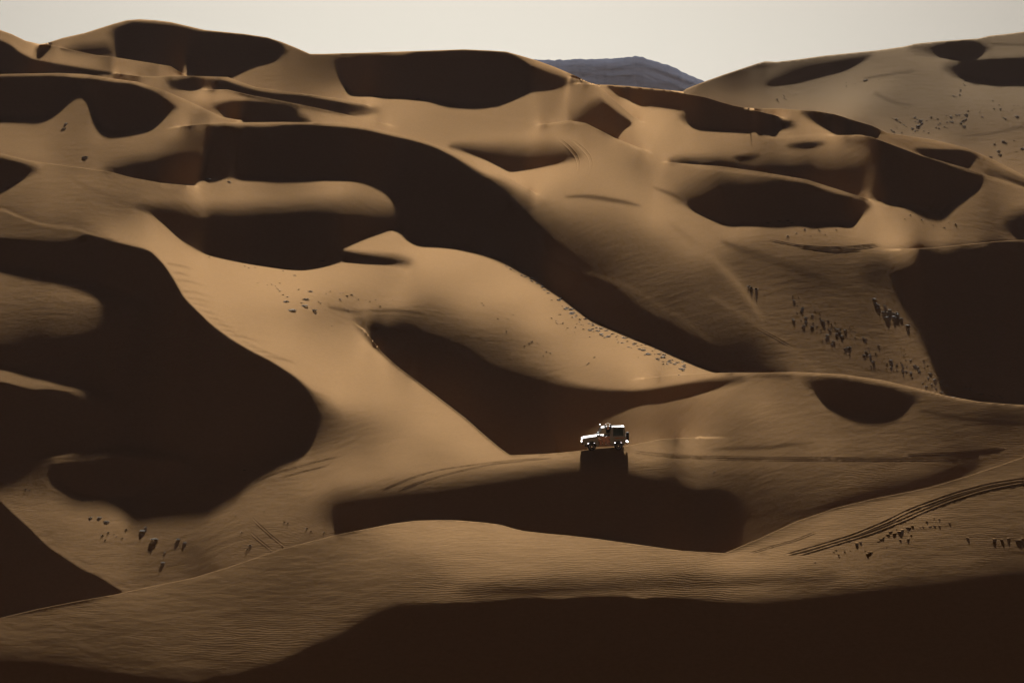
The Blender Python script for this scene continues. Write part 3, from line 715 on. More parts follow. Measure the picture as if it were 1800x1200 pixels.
# ------------------------------------------------------------------ desert plants
M_SHRUB = simple('dry_leaves', (.045, .037, .022), .9, 0, .35, 6)
M_TWIG = simple('dead_twigs', (.07, .05, .03), .9)
def plant_mesh(name, n, rad, hgt, blade, seed, upright):
    r = random.Random(seed); verts, faces = [], []
    for k in range(n):
        ang = r.random()*6.283; d = rad*math.sqrt(r.random())
        if upright:                          # grass: blades that fan out from the base
            bx, by = .25*d*math.cos(ang), .25*d*math.sin(ang)
            tip = Vector((d*math.cos(ang), d*math.sin(ang), hgt*(1-.4*(d/rad)**2)*r.uniform(.6, 1)))
            base = Vector((bx, by, -.03)); mid = base.lerp(tip, .55)+Vector((0, 0, .1*hgt))
            s = Vector((-math.sin(ang+r.uniform(-1, 1)), math.cos(ang+r.uniform(-1, 1)), 0))*blade
            i = len(verts); verts += [base-s, base+s, mid+s*.7, mid-s*.7, tip]
            faces += [(i, i+1, i+2, i+3), (i+3, i+2, i+4)]
        else:                                # bush: leaf clumps through a low irregular dome
            z = hgt*(.12+.88*r.random())*math.sqrt(max(0, 1-(d/rad)**2))*r.uniform(.7, 1.1)
            c = Vector((d*math.cos(ang)*r.uniform(.8, 1.15), d*math.sin(ang), z))
            e = Euler((r.uniform(-1, 1), r.uniform(-1, 1), r.random()*6.3)).to_matrix()
            q = blade*r.uniform(.6, 1.4); i = len(verts)
            verts += [c+e@Vector(p) for p in ((-q, 0, 0), (0, -q*.5, q*.2), (q, 0, 0), (0, q*.5, q*.2))]
            faces.append((i, i+1, i+2, i+3))
    if not upright:
        for k in range(9):
            ang = r.random()*6.283; tip = Vector((rad*.8*math.cos(ang), rad*.8*math.sin(ang), hgt*r.uniform(.5, 1.0)))
            i = len(verts); s = Vector((.02, .02, 0)); verts += [Vector((0, 0, -.05))-s, Vector((0, 0, -.05))+s, tip]
            faces.append((i, i+1, i+2))
    me = bpy.data.meshes.new(name); me.from_pydata([tuple(v) for v in verts], [], faces); me.update(); me.materials.append(M_SHRUB)
    return me
SHRUBS = [plant_mesh('shrub', 170, .5, .5, .10, s, False) for s in (1, 2, 3)]
TUFTS = [plant_mesh('grass_tuft', 46, .42, .5, .022, s, True) for s in (4, 5, 6)]
def plant(kind, u, v, size, label, group=None):
    me = rnd.choice(SHRUBS if kind == 'shrub' else TUFTS)
    o = bpy.data.objects.new('desert_shrub' if kind == 'shrub' else 'grass_tuft', me)
    C.objects.link(o); o.location = P(u, v)-Vector((0, 0, .02)); o.rotation_euler = (0, 0, rnd.random()*6.28)
    size *= .5; o.scale = (size*rnd.uniform(.8, 1.4), size*rnd.uniform(.8, 1.4), size*rnd.uniform(.22, .42))
    tag(o, label, 'shrub' if kind == 'shrub' else 'grass', group)
    return o
# grass on the bright saddle, upper left of the middle
for u, v in [(492,498),(477,500),(487,507),(492,512),(498,518),(525,509),(545,511),(563,533),(580,512),(597,515),(573,516),(597,526),(518,484),(498,476),(453,497),(410,463),(448,470),(367,452),(583,573),(587,622),(603,515),(618,518),(643,527),(650,530),(690,527),(668,538),(430,468),(437,471),(470,501),(484,503),(489,509),(505,522),(530,532),(560,530),(610,520),(630,526),(660,527),(605,541),(612,544)]:
    plant('grass', u, v, rnd.uniform(.7, 1.1), 'small dry grass tuft on the bright sand saddle left of centre', 'grass tufts on the bright saddle')
for u, v, s in [(538,526,1.3),(535,537,1.5),(513,545,1.5),(503,530,1.2),(552,545,1.2),(545,512,1.0),(518,484,.8)]:
    plant('shrub', u, v, s, 'dark bush in the loose knot of bushes on the bright sand saddle', 'bushes on the bright saddle')
# the scrubby spur in the middle
def along(line, n, lo, hi, bias=1.0):
    L_ = np.array(line, float); d = np.r_[0, np.cumsum(np.hypot(*np.diff(L_, axis=0).T))]
    out = []
    for _ in range(n):
        f = d[-1]*rnd.random()**bias; u, v = np.interp(f, d, L_[:, 0]), np.interp(f, d, L_[:, 1])
        out.append((u+rnd.uniform(-4, 4), v+rnd.uniform(lo, hi)))
    return out
SPUR = 'low scrub bush on the long scrubby spur sloping down behind the car to the right'
for u, v in along([(980,518),(1010,545),(1045,570),(1090,588),(1140,612),(1210,642)], 62, -3, 14):
    plant('shrub', u, v, rnd.uniform(.5, 1.1), SPUR, 'scrub along the middle spur')
for u, v in along([(960,540),(1000,570),(1060,598),(1120,620),(1200,648)], 60, -22, 14):
    plant('grass', u, v, rnd.uniform(.6, 1.1), 'thin grass tuft among the scrub on the middle spur', 'grass along the middle spur')
for u, v in along([(884,469),(905,472),(935,488),(965,508),(990,528)], 20, -2, 6):
    plant('shrub', u, v, rnd.uniform(.5, .9), 'dark bush in the row along the brink of the great shadow', 'bushes along the brink of the great shadow')
for u, v in [(847,533),(850,537),(890,582),(875,560),(902,553),(893,560),(930,603),(935,600),(945,603),(1033,640),(1035,638),(1045,628),(922,608),(960,618),(968,620),(955,625)]:
    plant('grass', u, v, rnd.uniform(.6, 1.0), 'lone grass tuft on the smooth sand below the middle spur', 'grass below the middle spur')
# the rough patch on the right-hand slope
BAND = [(1390,532),(1430,555),(1480,585),(1530,605),(1590,632),(1640,655),(1672,676)]
for u, v in along(BAND, 84, -8, 28):
    plant('shrub', u, v, rnd.uniform(.3, .7), 'dark shrub in the rough scrubby band down the right-hand slope', 'shrubs in the rough band')
for u, v in along(BAND, 66, -20, 36):
    plant('grass', u, v, rnd.uniform(.35, .7), 'grass tuft in the rough scrubby band down the right-hand slope', 'grass in the rough band')
for u, v in along([(1530,528),(1560,545),(1600,570)], 16, -8, 12):
    plant('shrub', u, v, rnd.uniform(.5, 1.0), 'small shrub in the patch above the rough band, by the big right shadow', 'shrubs above the rough band')
for u, v in along([(1685,678),(1725,693),(1765,701)], 14, -6, 1):
    plant('shrub', u, v, rnd.uniform(.4, .8), 'small shrub at the foot of the big shadow by the right edge', 'shrubs at the foot of the right shadow')
for u, v in [(1317,503),(1320,506),(1329,508)]:
    plant('grass', u, v, 1.6, 'tall thin grass clump at the upper end of the right-hand slope', 'tall grass on the right slope')
# lower left
for (u, v, s, l) in [(272,947,1.9,'round dark bush standing alone in the lower left hollow'),(252,932,1.6,'largest clump of bushes in the lower left hollow'),(257,926,1.2,'bush at the upper right of the clump in the lower left hollow'),(159,909,1.2,'leftmost dark bush on the lower left sand'),(175,909,1.3,'flat dark bush right beside the leftmost one'),(187,916,1.5,'lower of the three dark bushes at far lower left'),
                     (314,947,1.3,'upper bush of the pair right of the round bush'),(325,953,1.2,'lower bush of the pair right of the round bush'),(287,988,1.1,'small bush above the foreground crest at lower left'),(290,970,.8,'tiny bush between the round bush and the foreground crest'),
                     (1256,828,.7,'lone bush on the slope below and right of the car'),(430,826,1.2,'lone bush at the right end of the dark left shadow')]:
    plant('shrub', u, v, s*.58, l)
for u, v in [(385,845),(390,849),(375,862),(390,868),(465,898),(500,917),(540,928),(547,933),(570,935),(425,935),(435,965),(365,898),(145,879),(163,880),(193,883),(45,860),(52,861),(363,892),(415,905),(330,865),(280,866),(506,919),(180,940),(190,935),(200,938),(205,942),(215,945),(222,930),(185,948),(440,958)]:
    plant('grass', u, v, rnd.uniform(.6, 1.0), 'sparse grass tuft scattered over the lower left sand flat', 'grass on the lower left flat')
# far right plain
FARL = 'tiny dark shrub dotted over the far plain at upper right'
def patch(n, u0, u1, v0, v1, s0, s1):
    for _ in range(n):
        u = rnd.uniform(u0, u1); f = (u-u0)/(u1-u0+1e-6)
        plant('shrub', u, v0+(v1-v0)*rnd.random()-8*f, (.45+.55*rnd.random()**2)*rnd.uniform(s0, s1), FARL, 'shrubs on the far plain')
patch(60, 1565, 1700, 208, 238, .7, 1.3); patch(20, 1690, 1800, 180, 215, .7, 1.4); patch(12, 1720, 1800, 250, 285, .8, 1.5)
patch(8, 1355, 1430, 168, 182, .7, 1.2); patch(8, 1485, 1545, 145, 152, .6, 1.0); patch(7, 1670, 1760, 143, 153, .8, 1.4); patch(5, 1660, 1700, 160, 176, .6, 1.0)
# middle distance specks
for u, v in [(1350,392),(1370,389),(1385,388),(1378,391),(1392,392)]:
    plant('shrub', u, v, .9, 'bush at the foot of the oval shadow on the right', 'bushes at the foot of the oval shadow')
for u, v in [(1400,410),(1415,403),(1425,415),(1440,405),(1450,412),(1470,404),(1385,415),(1590,385),(1620,386),(1640,396),(1668,391),(1680,394),(1660,400),(1600,378)]:
    plant('grass', u, v, rnd.uniform(.7, 1.1), 'grass tuft on the flat lit sand right of the oval shadow', 'grass on the flat right of the oval shadow')
for u, v, s, l in [(150,276,1.2,'lone bush below the middle of the upper left slope'),(113,226,1.0,'bush on the upper left slope, lower of the two'),(117,217,.9,'bush on the upper left slope, upper of the two'),(365,315,1.2,'bush at the left end of the rounded lobe'),(402,319,.9,'small bush just right of the one at the end of the lobe'),
                   (686,173,1.2,'left bush at the foot of the large shadow under the skyline'),(734,174,1.3,'right bush at the foot of the large shadow under the skyline'),(567,397+62,1.0,'dark bush inside the foot of the big central shadow')]:
    plant('shrub', u, v, s, l)
# ------------------------------------------------------------------ the off-road car on the crest
def ground_z(x, y):
    """height of the sand at a place in the world"""
    a = x/y; i = (a/PX+900-U0)/CELL; i0 = int(i); f = i-i0; z = 0
    for k, wk in ((i0, 1-f), (i0+1, f)):
        ly = math.log(y); col = PHI[:, k]; j = int(np.searchsorted(col, ly))-1
        j = min(max(j, 0), NV-2); g = (ly-col[j])/(col[j+1]-col[j]+1e-12)
        v0 = (VH-(V1-j*CELL))*PX; v1 = (VH-(V1-(j+1)*CELL))*PX
        za, zb = math.exp(col[j])*v0, math.exp(col[j+1])*v1
        z += wk*(za+(zb-za)*min(max(g, 0), 1))
    return z

def bm_obj(name, bm, m, parent=None, smooth=False, bevel=0, seg=2):
    if bevel:
        bmesh.ops.bevel(bm, geom=[e for e in bm.edges if len(e.link_faces) == 2 and e.calc_face_angle(0) > .5], offset=bevel, segments=seg, profile=.5, affect='EDGES')
    bmesh.ops.recalc_face_normals(bm, faces=bm.faces)
    me = bpy.data.meshes.new(name); bm.to_mesh(me); bm.free()
    if smooth:
        for p in me.polygons: p.use_smooth = True
    me.materials.append(m)
    return link(bpy.data.objects.new(name, me), parent)
def box_(bm, x0, x1, y0, y1, z0, z1):
    v = [bm.verts.new(p) for p in ((x0,y0,z0),(x1,y0,z0),(x1,y1,z0),(x0,y1,z0),(x0,y0,z1),(x1,y0,z1),(x1,y1,z1),(x0,y1,z1))]
    for f in ((0,3,2,1),(4,5,6,7),(0,1,5,4),(1,2,6,5),(2,3,7,6),(3,0,4,7)): bm.faces.new([v[k] for k in f])
    return v
def prism(bm, pts, y0, y1, shear=None):
    """side outline (x, z) pushed across the car from y0 to y1"""
    a = [bm.verts.new((x, y0, z)) for x, z in pts]; b = [bm.verts.new((x, y1, z)) for x, z in pts]
    bm.faces.new(a); bm.faces.new(b[::-1])
    n = len(pts)
    for k in range(n): bm.faces.new((a[k], b[k], b[(k+1) % n], a[(k+1) % n]))
def hexa(bm, q0, q1):
    a = [bm.verts.new(p) for p in q0]; b = [bm.verts.new(p) for p in q1]
    bm.faces.new(a); bm.faces.new(b[::-1])
    for k in range(4): bm.faces.new((a[k], b[k], b[(k+1) % 4], a[(k+1) % 4]))
def tube(bm, pts, r, n=8):
    rings = []
    for k, p in enumerate(pts):
        p = Vector(p); d = Vector(pts[min(k+1, len(pts)-1)])-Vector(pts[max(k-1, 0)]); d.normalize()
        u_ = d.cross(Vector((0, 0, 1)) if abs(d.z) < .9 else Vector((1, 0, 0))); u_.normalize(); w_ = d.cross(u_)
        rings.append([bm.verts.new(p+(u_*math.cos(t)+w_*math.sin(t))*r) for t in [6.2832*q/n for q in range(n)]])
    for a, b in zip(rings, rings[1:]):
        for q in range(n): bm.faces.new((a[q], a[(q+1) % n], b[(q+1) % n], b[q]))
    bm.faces.new(rings[0][::-1]); bm.faces.new(rings[-1])
def lathe_y(bm, prof, n=40, cx=0, cz=0):
    """(radius, y) profile spun about the y axis"""
    rings = [[bm.verts.new((cx+r*math.cos(6.2832*q/n), y, cz+r*math.sin(6.2832*q/n))) for q in range(n)] for r, y in prof]
    for a, b in zip(rings, rings[1:]):
        for q in range(n): bm.faces.new((a[q], a[(q+1) % n], b[(q+1) % n], b[q]))
    bm.faces.new(rings[0]); bm.faces.new(rings[-1][::-1])

M_PAINT = simple('white_paint', (.15, .15, .155), .65, 0, .05, 3); M_PAINT.node_tree.nodes['Principled BSDF'].inputs['Specular IOR Level'].default_value = .04
M_DARK = simple('black_plastic', (.018, .018, .02), .55)
M_TYRE = simple('rubber', (.014, .013, .013), .85)
M_RIM = simple('alloy', (.42, .42, .44), .3, .85)
M_STEEL = simple('bare_steel', (.5, .5, .52), .25, .9)
M_RED = simple('red_lens', (.35, .02, .02), .25)
M_SILL = simple('rust_red_step', (.20, .05, .03), .5)
M_LAMP = simple('lamp_lens', (.75, .77, .8), .08)
M_SEAT = simple('seat_cloth', (.03, .03, .034), .9)
M_SKIN = simple('skin', (.36, .20, .13), .6)
M_JACKET = simple('dark_cloth', (.014, .014, .018), .9)
M_TROUSER = simple('khaki_cloth', (.12, .10, .07), .9)
M_CAP = simple('white_cloth', (.85, .84, .82), .9)
M_EYE = simple('eye', (.02, .015, .012), .2)
def glass(name, col, trans):
    m, nt, b = mat(name); b.inputs['Base Color'].default_value = (*col, 1); b.inputs['Roughness'].default_value = .03
    b.inputs['Transmission Weight'].default_value = trans; b.inputs['IOR'].default_value = 1.05
    return m
M_GLASS = glass('clear_glass', (.80, .84, .83), .94); M_TINT = glass('tinted_glass', (.03, .045, .05), .25)
def livery():
    m, nt, b = mat('door_livery'); N = nt.nodes; L = nt.links
    tc = N.new('ShaderNodeTexCoord'); n1 = N.new('ShaderNodeTexNoise'); n1.inputs['Scale'].default_value = 2.6; n1.inputs['Detail'].default_value = 3
    L.new(tc.outputs['Object'], n1.inputs['Vector'])
    r = N.new('ShaderNodeValToRGB'); r.color_ramp.interpolation = 'CONSTANT'
    e = r.color_ramp.elements; e[0].position = 0; e[0].color = (.05, .02, .02, 1); e[1].position = .42; e[1].color = (.24, .075, .05, 1)
    q = r.color_ramp.elements.new(.56); q.color = (.10, .04, .035, 1); q = r.color_ramp.elements.new(.63); q.color = (.45, .40, .38, 1)
    L.new(n1.outputs['Fac'], r.inputs['Fac']); L.new(r.outputs['Color'], b.inputs['Base Color']); b.inputs['Roughness'].default_value = .4
    return m
M_LIVERY = livery()

def arc(cx, cz, r, a0, a1, n=10):
    return [(cx+r*math.cos(math.radians(a0+(a1-a0)*k/n)), cz+r*math.sin(math.radians(a0+(a1-a0)*k/n))) for k in range(n+1)]
XF, XR, RW = 1.15, -1.15, .355
def make_car():
    car = bpy.data.objects.new('off_road_car', None); C.objects.link(car)
    W = .80
    # lower body with cut wheel arches
    out = [(1.93,.60),(1.95,.98),(1.90,1.05),(.66,1.19),(-1.80,1.20),(-1.83,1.12),(-1.83,.62),(-1.66,.56)]
    out += arc(XR, .37, .45, 155, 25) + [(-.62,.47),(.62,.47)] + arc(XF, .37, .45, 155, 25) + [(1.72,.56)]
    # the outline runs clockwise seen from the left: front, bonnet, belt, tail, sill and arches
    body = [(1.93,.60),(1.95,.98),(1.90,1.05),(.66,1.19),(-1.80,1.20),(-1.83,1.12),(-1.83,.62)] + [(-1.58,.50)] + arc(XR, .37, .45, 165, 15)[0:] + [(-.60,.47),(.60,.47)] + arc(XF, .37, .45, 165, 15) + [(1.66,.55)]
    bm = bmesh.new(); prism(bm, body, -W, W); bodyo = bm_obj('body', bm, M_PAINT, car, bevel=.022)
    # arch flares
    for s in (1, -1):
        for cx in (XF, XR):
            bm = bmesh.new(); o_ = arc(cx, .37, .525, 172, 8, 14); i_ = arc(cx, .37, .45, 8, 172, 14)
            prism(bm, o_+i_, s*(W-.06), s*(W+.055)); bm_obj('wheel_arch', bm, M_PAINT, car, bevel=.012)
    # bonnet panel with its scoop
    bm = bmesh.new(); hexa(bm, [(1.90,-.68,1.045),(1.90,.68,1.045),(.70,.72,1.178),(.70,-.72,1.178)], [(1.87,-.64,1.10),(1.87,.64,1.10),(.72,.70,1.235),(.72,-.70,1.235)])
    bon = bm_obj('bonnet', bm, M_PAINT, car, bevel=.02)
    bm = bmesh.new(); hexa(bm, [(1.30,-.22,1.155),(1.30,.22,1.155),(.90,.22,1.20),(.90,-.22,1.20)], [(1.24,-.19,1.225),(1.24,.19,1.225),(.92,.19,1.255),(.92,-.19,1.255)])
    bm_obj('scoop', bm, M_PAINT, bon, bevel=.015)
    # greenhouse: pillars carry a slab roof
    zb, zt, yb, yt = 1.20, 1.90, .775, .69
    def pil(x0, x1, x2, x3, s, w=.06):     # foot x0..x1, head x2..x3
        bm = bmesh.new()
        hexa(bm, [(x0,s*(yb-w),zb),(x1,s*(yb-w),zb),(x1,s*yb,zb),(x0,s*yb,zb)], [(x2,s*(yt-w),zt),(x3,s*(yt-w),zt),(x3,s*yt,zt),(x2,s*yt,zt)])
        bm_obj('pillar', bm, M_PAINT, car, bevel=.008)
    for s in (1, -1):
        pil(.58,.68,.20,.29,s); pil(-.70,-.42,-.74,-.46,s); pil(-1.79,-1.60,-1.70,-1.56,s)
    bm = bmesh.new()
    hexa(bm, [(.31,-.715,1.885),(.31,.715,1.885),(-1.73,.715,1.90),(-1.73,-.715,1.90)], [(.20,-.60,1.955),(.20,.60,1.955),(-1.66,.60,1.985),(-1.66,-.60,1.985)])
    rf = bm_obj('roof', bm, M_PAINT, car, bevel=.025)
    bm = bmesh.new()
    for y in (-.45, -.15, .15, .45): box_(bm, -1.5, .05, y-.03, y+.03, 1.955, 1.992)
    bm_obj('roof_ribs', bm, M_PAINT, rf, bevel=.01)
    # glass
    def pane(name, q, m, t=.006):
        n = (Vector(q[1])-Vector(q[0])).cross(Vector(q[2])-Vector(q[0])).normalized()*t
        bm = bmesh.new(); hexa(bm, q, [tuple(Vector(p)+n) for p in q]); return bm_obj(name, bm, m, car)
    pane('windscreen', [(.655,-.71,1.215),(.655,.71,1.215),(.275,.635,1.885),(.275,-.635,1.885)], M_GLASS)
    for s in (1, -1):
        y0, y1 = s*(yb-.03), s*(yt-.03)
        if s < 0: pane('side_window', [(.57,y0,zb+.01),(-.42,y0,zb+.01),(-.46,y1,1.885),(.20,y1,1.885)], M_GLASS)
        else: pane('quarter_light', [(.575,y0,zb+.01),(.37,y0,zb+.01),(.19,y1,1.885),(.205,y1,1.885)], M_GLASS)   # the near door glass is wound down
        pane('side_window', [(-.70,s*(yb+.004),zb+.06),(-1.60,s*(yb+.004),zb+.06),(-1.565,s*(yt+.016),1.83),(-.735,s*(yt+.016),1.83)], M_TINT)
        bm = bmesh.new(); hexa(bm, [(-.67,s*(yb-.05),zb-.0),(-1.62,s*(yb-.05),zb),(-1.58,s*(yt-.05),1.89),(-.71,s*(yt-.05),1.89)], [(-.67,s*(yb-.02),zb),(-1.62,s*(yb-.02),zb),(-1.58,s*(yt-.02),1.89),(-.71,s*(yt-.02),1.89)])
        bm_obj('window_frame', bm, M_DARK, car)
    pane('rear_window', [(-1.80,.60,1.28),(-1.80,-.60,1.28),(-1.735,-.55,1.82),(-1.735,.55,1.82)], M_TINT)
    # doors
    for s in (1, -1):
        bm = bmesh.new(); o_ = [(.56,.50),(.60,1.195),(-.44,1.20),(-.44,.62),(-.50,.50)]
        prism(bm, o_, s*(W-.01), s*(W+.012)); d = bm_obj('door', bm, M_LIVERY, car, bevel=.006)
        d['label'] = 'door with dark red and grey painted livery'
        bm = bmesh.new(); box_(bm, -.36, -.20, s*(W+.012), s*(W+.04), 1.03, 1.06); bm_obj('handle', bm, M_DARK, d, bevel=.006)
        bm = bmesh.new(); box_(bm, .46, .58, s*(W+.06), s*(W+.26), 1.22, 1.42); bm_obj('mirror', bm, M_DARK, car, bevel=.03)
        bm = bmesh.new(); box_(bm, -.55, .55, s*(W-.02), s*(W+.10), .40, .45); bm_obj('side_step', bm, M_SILL, car, bevel=.015)
        bm = bmesh.new(); prism(bm, [(-.78,1.08),(-1.55,1.10),(-1.72,1.02),(-1.30,1.03),(-.95,1.0)], s*(W), s*(W+.006)); bm_obj('side_stripe', bm, M_SILL, car)
        bm = bmesh.new(); box_(bm, -1.85, -1.80, s*.58, s*.76, .86, 1.06); bm_obj('tail_light', bm, M_RED, car, bevel=.01)
        bm = bmesh.new(); tube(bm, [(1.90, s*.56, .90), (1.965, s*.56, .90)], .10, 20); bm_obj('headlight', bm, M_LAMP, car)
    bm = bmesh.new(); box_(bm, 1.93, 1.962, -.42, .42, .80, 1.0)
    for k in range(5): box_(bm, 1.955, 1.975, -.40, .40, .82+.036*k, .836+.036*k)
    bm_obj('grille', bm, M_DARK, car)
    bm = bmesh.new(); box_(bm, 1.86, 2.02, -.80, .80, .55, .73); bm_obj('bumper', bm, M_DARK, car, bevel=.03)
    bm = bmesh.new()
    for s in (1, -1): tube(bm, [(2.02, s*.34, .60), (2.09, s*.34, .80), (2.06, s*.34, 1.02), (2.0, s*.30, 1.06)], .03)
    tube(bm, [(2.075, -.36, .90), (2.075, .36, .90)], .025); tube(bm, [(2.01, -.30, 1.06), (2.01, .30, 1.06)], .03)
    tube(bm, [(2.03, -.74, .68), (2.07, -.5, .72), (2.08, .5, .72), (2.03, .74, .68)], .03)
    bm_obj('bull_bar', bm, M_STEEL, car, smooth=True)
    bm = bmesh.new(); box_(bm, -2.0, -1.82, -.78, .78, .50, .64); rb = bm_obj('bumper', bm, M_SILL, car, bevel=.02); rb['label'] = 'dull red rear bumper'
    # snorkel on the far wing, inside, floor
    bm = bmesh.new(); tube(bm, [(.95,-.83,1.1),(.72,-.83,1.22),(.36,-.76,1.86),(.36,-.76,2.02)], .035); box_(bm, .30,.42,-.81,-.71,2.0,2.1); bm_obj('snorkel', bm, M_DARK, car)
    bm = bmesh.new(); box_(bm, .40, .70, -.70, .70, 1.19, 1.32); bm_obj('dashboard', bm, M_SEAT, car, bevel=.03)
    for s in (1, -1):
        bm = bmesh.new(); box_(bm, -.45, .05, s*.14, s*.60, 1.185, 1.25); hexa(bm, [(-.40,s*.14,1.24),(-.28,s*.14,1.24),(-.28,s*.60,1.24),(-.40,s*.60,1.24)], [(-.56,s*.18,1.78),(-.48,s*.18,1.78),(-.48,s*.56,1.78),(-.56,s*.56,1.78)])
        bm_obj('seat', bm, M_SEAT, car, bevel=.03)
    bm = bmesh.new(); box_(bm, -1.6, 1.75, -.45, .45, .32, .52); tube(bm, [(XF,-.62,.36),(XF,.62,.36)], .06); tube(bm, [(XR,-.62,.36),(XR,.62,.36)], .06); bm_obj('chassis', bm, M_DARK, car)
    # wheels
    tyre_p = [(.20,-.11),(.31,-.125),(.345,-.105),(RW,-.06),(RW,.06),(.345,.105),(.31,.125),(.20,.11)]
    def wheel(loc, rx=0, ry=0, rz=0, name='wheel'):
        bm = bmesh.new(); lathe_y(bm, [(.15,-.08),(.15,.06)], 24); w_ = bm_obj(name, bm, M_DARK, car)
        w_.location = loc; w_.rotation_euler = (rx, ry, rz)
        bm = bmesh.new(); lathe_y(bm, tyre_p, 44)
        for k in range(26):
            a = 6.2832*k/26; c, s_ = math.cos(a), math.sin(a)
            for yy in (-.07, .07):
                v = box_(bm, -.02, .02, yy-.035, yy+.035, RW-.012, RW+.008)
                for q in v:
                    x, z = q.co.x, q.co.z; q.co.x, q.co.z = x*c+z*s_, -x*s_+z*c
        bm_obj('tyre', bm, M_TYRE, w_, smooth=False)
        bm = bmesh.new(); lathe_y(bm, [(.215,.085),(.215,.105),(.20,.118),(.185,.105),(.185,.06)], 36); lathe_y(bm, [(.065,.06),(.065,.115),(.05,.125)], 20)
        for k in range(6):
            a = 6.2832*k/6; c, s_ = math.cos(a), math.sin(a)
            v = box_(bm, -.028, .028, .07, .10, .05, .195)
            for q in v:
                x, z = q.co.x, q.co.z; q.co.x, q.co.z = x*c+z*s_, -x*s_+z*c
        bm_obj('rim', bm, M_RIM, w_)
        return w_
    for cx in (XF, XR):
        wheel((cx, .74, RW)); wheel((cx, -.74, RW), 0, 0, math.pi)
    wheel((-1.97, .06, 1.10), 0, 0, math.pi/2, 'spare_wheel')
    tag(car, 'white short-wheelbase off-road car with a red-brown door, side-on on the dune crest', 'car')
    return car
CAR = make_car()
F_, R_ = P(1040.3, 792.0), P(1087.3, 790.6)
mid = (F_+R_)/2
inward = Vector((0, 1.48, 0))
zr = ground_z(mid.x, mid.y+1.48)
pitch = math.atan2(F_.z-R_.z, (R_.x-F_.x))
roll = math.atan2(mid.z-zr, 1.48)
# local x forward -> world -x ; local y (left) -> towards the camera
fwd = Vector((-1, (F_.y-R_.y)/max(R_.x-F_.x, .1)*0.1, math.tan(pitch))).normalized()
left = Vector((0, -1, math.tan(roll))); left = (left-fwd*left.dot(fwd)).normalized(); up = fwd.cross(left).normalized()
ctr = mid-left*.74
CAR.matrix_world = Matrix(((fwd.x, left.x, up.x, ctr.x), (fwd.y, left.y, up.y, ctr.y), (fwd.z, left.z, up.z, ctr.z), (0, 0, 0, 1)))
print('car', ctr, 'pitch', math.degrees(pitch), 'roll', math.degrees(roll))

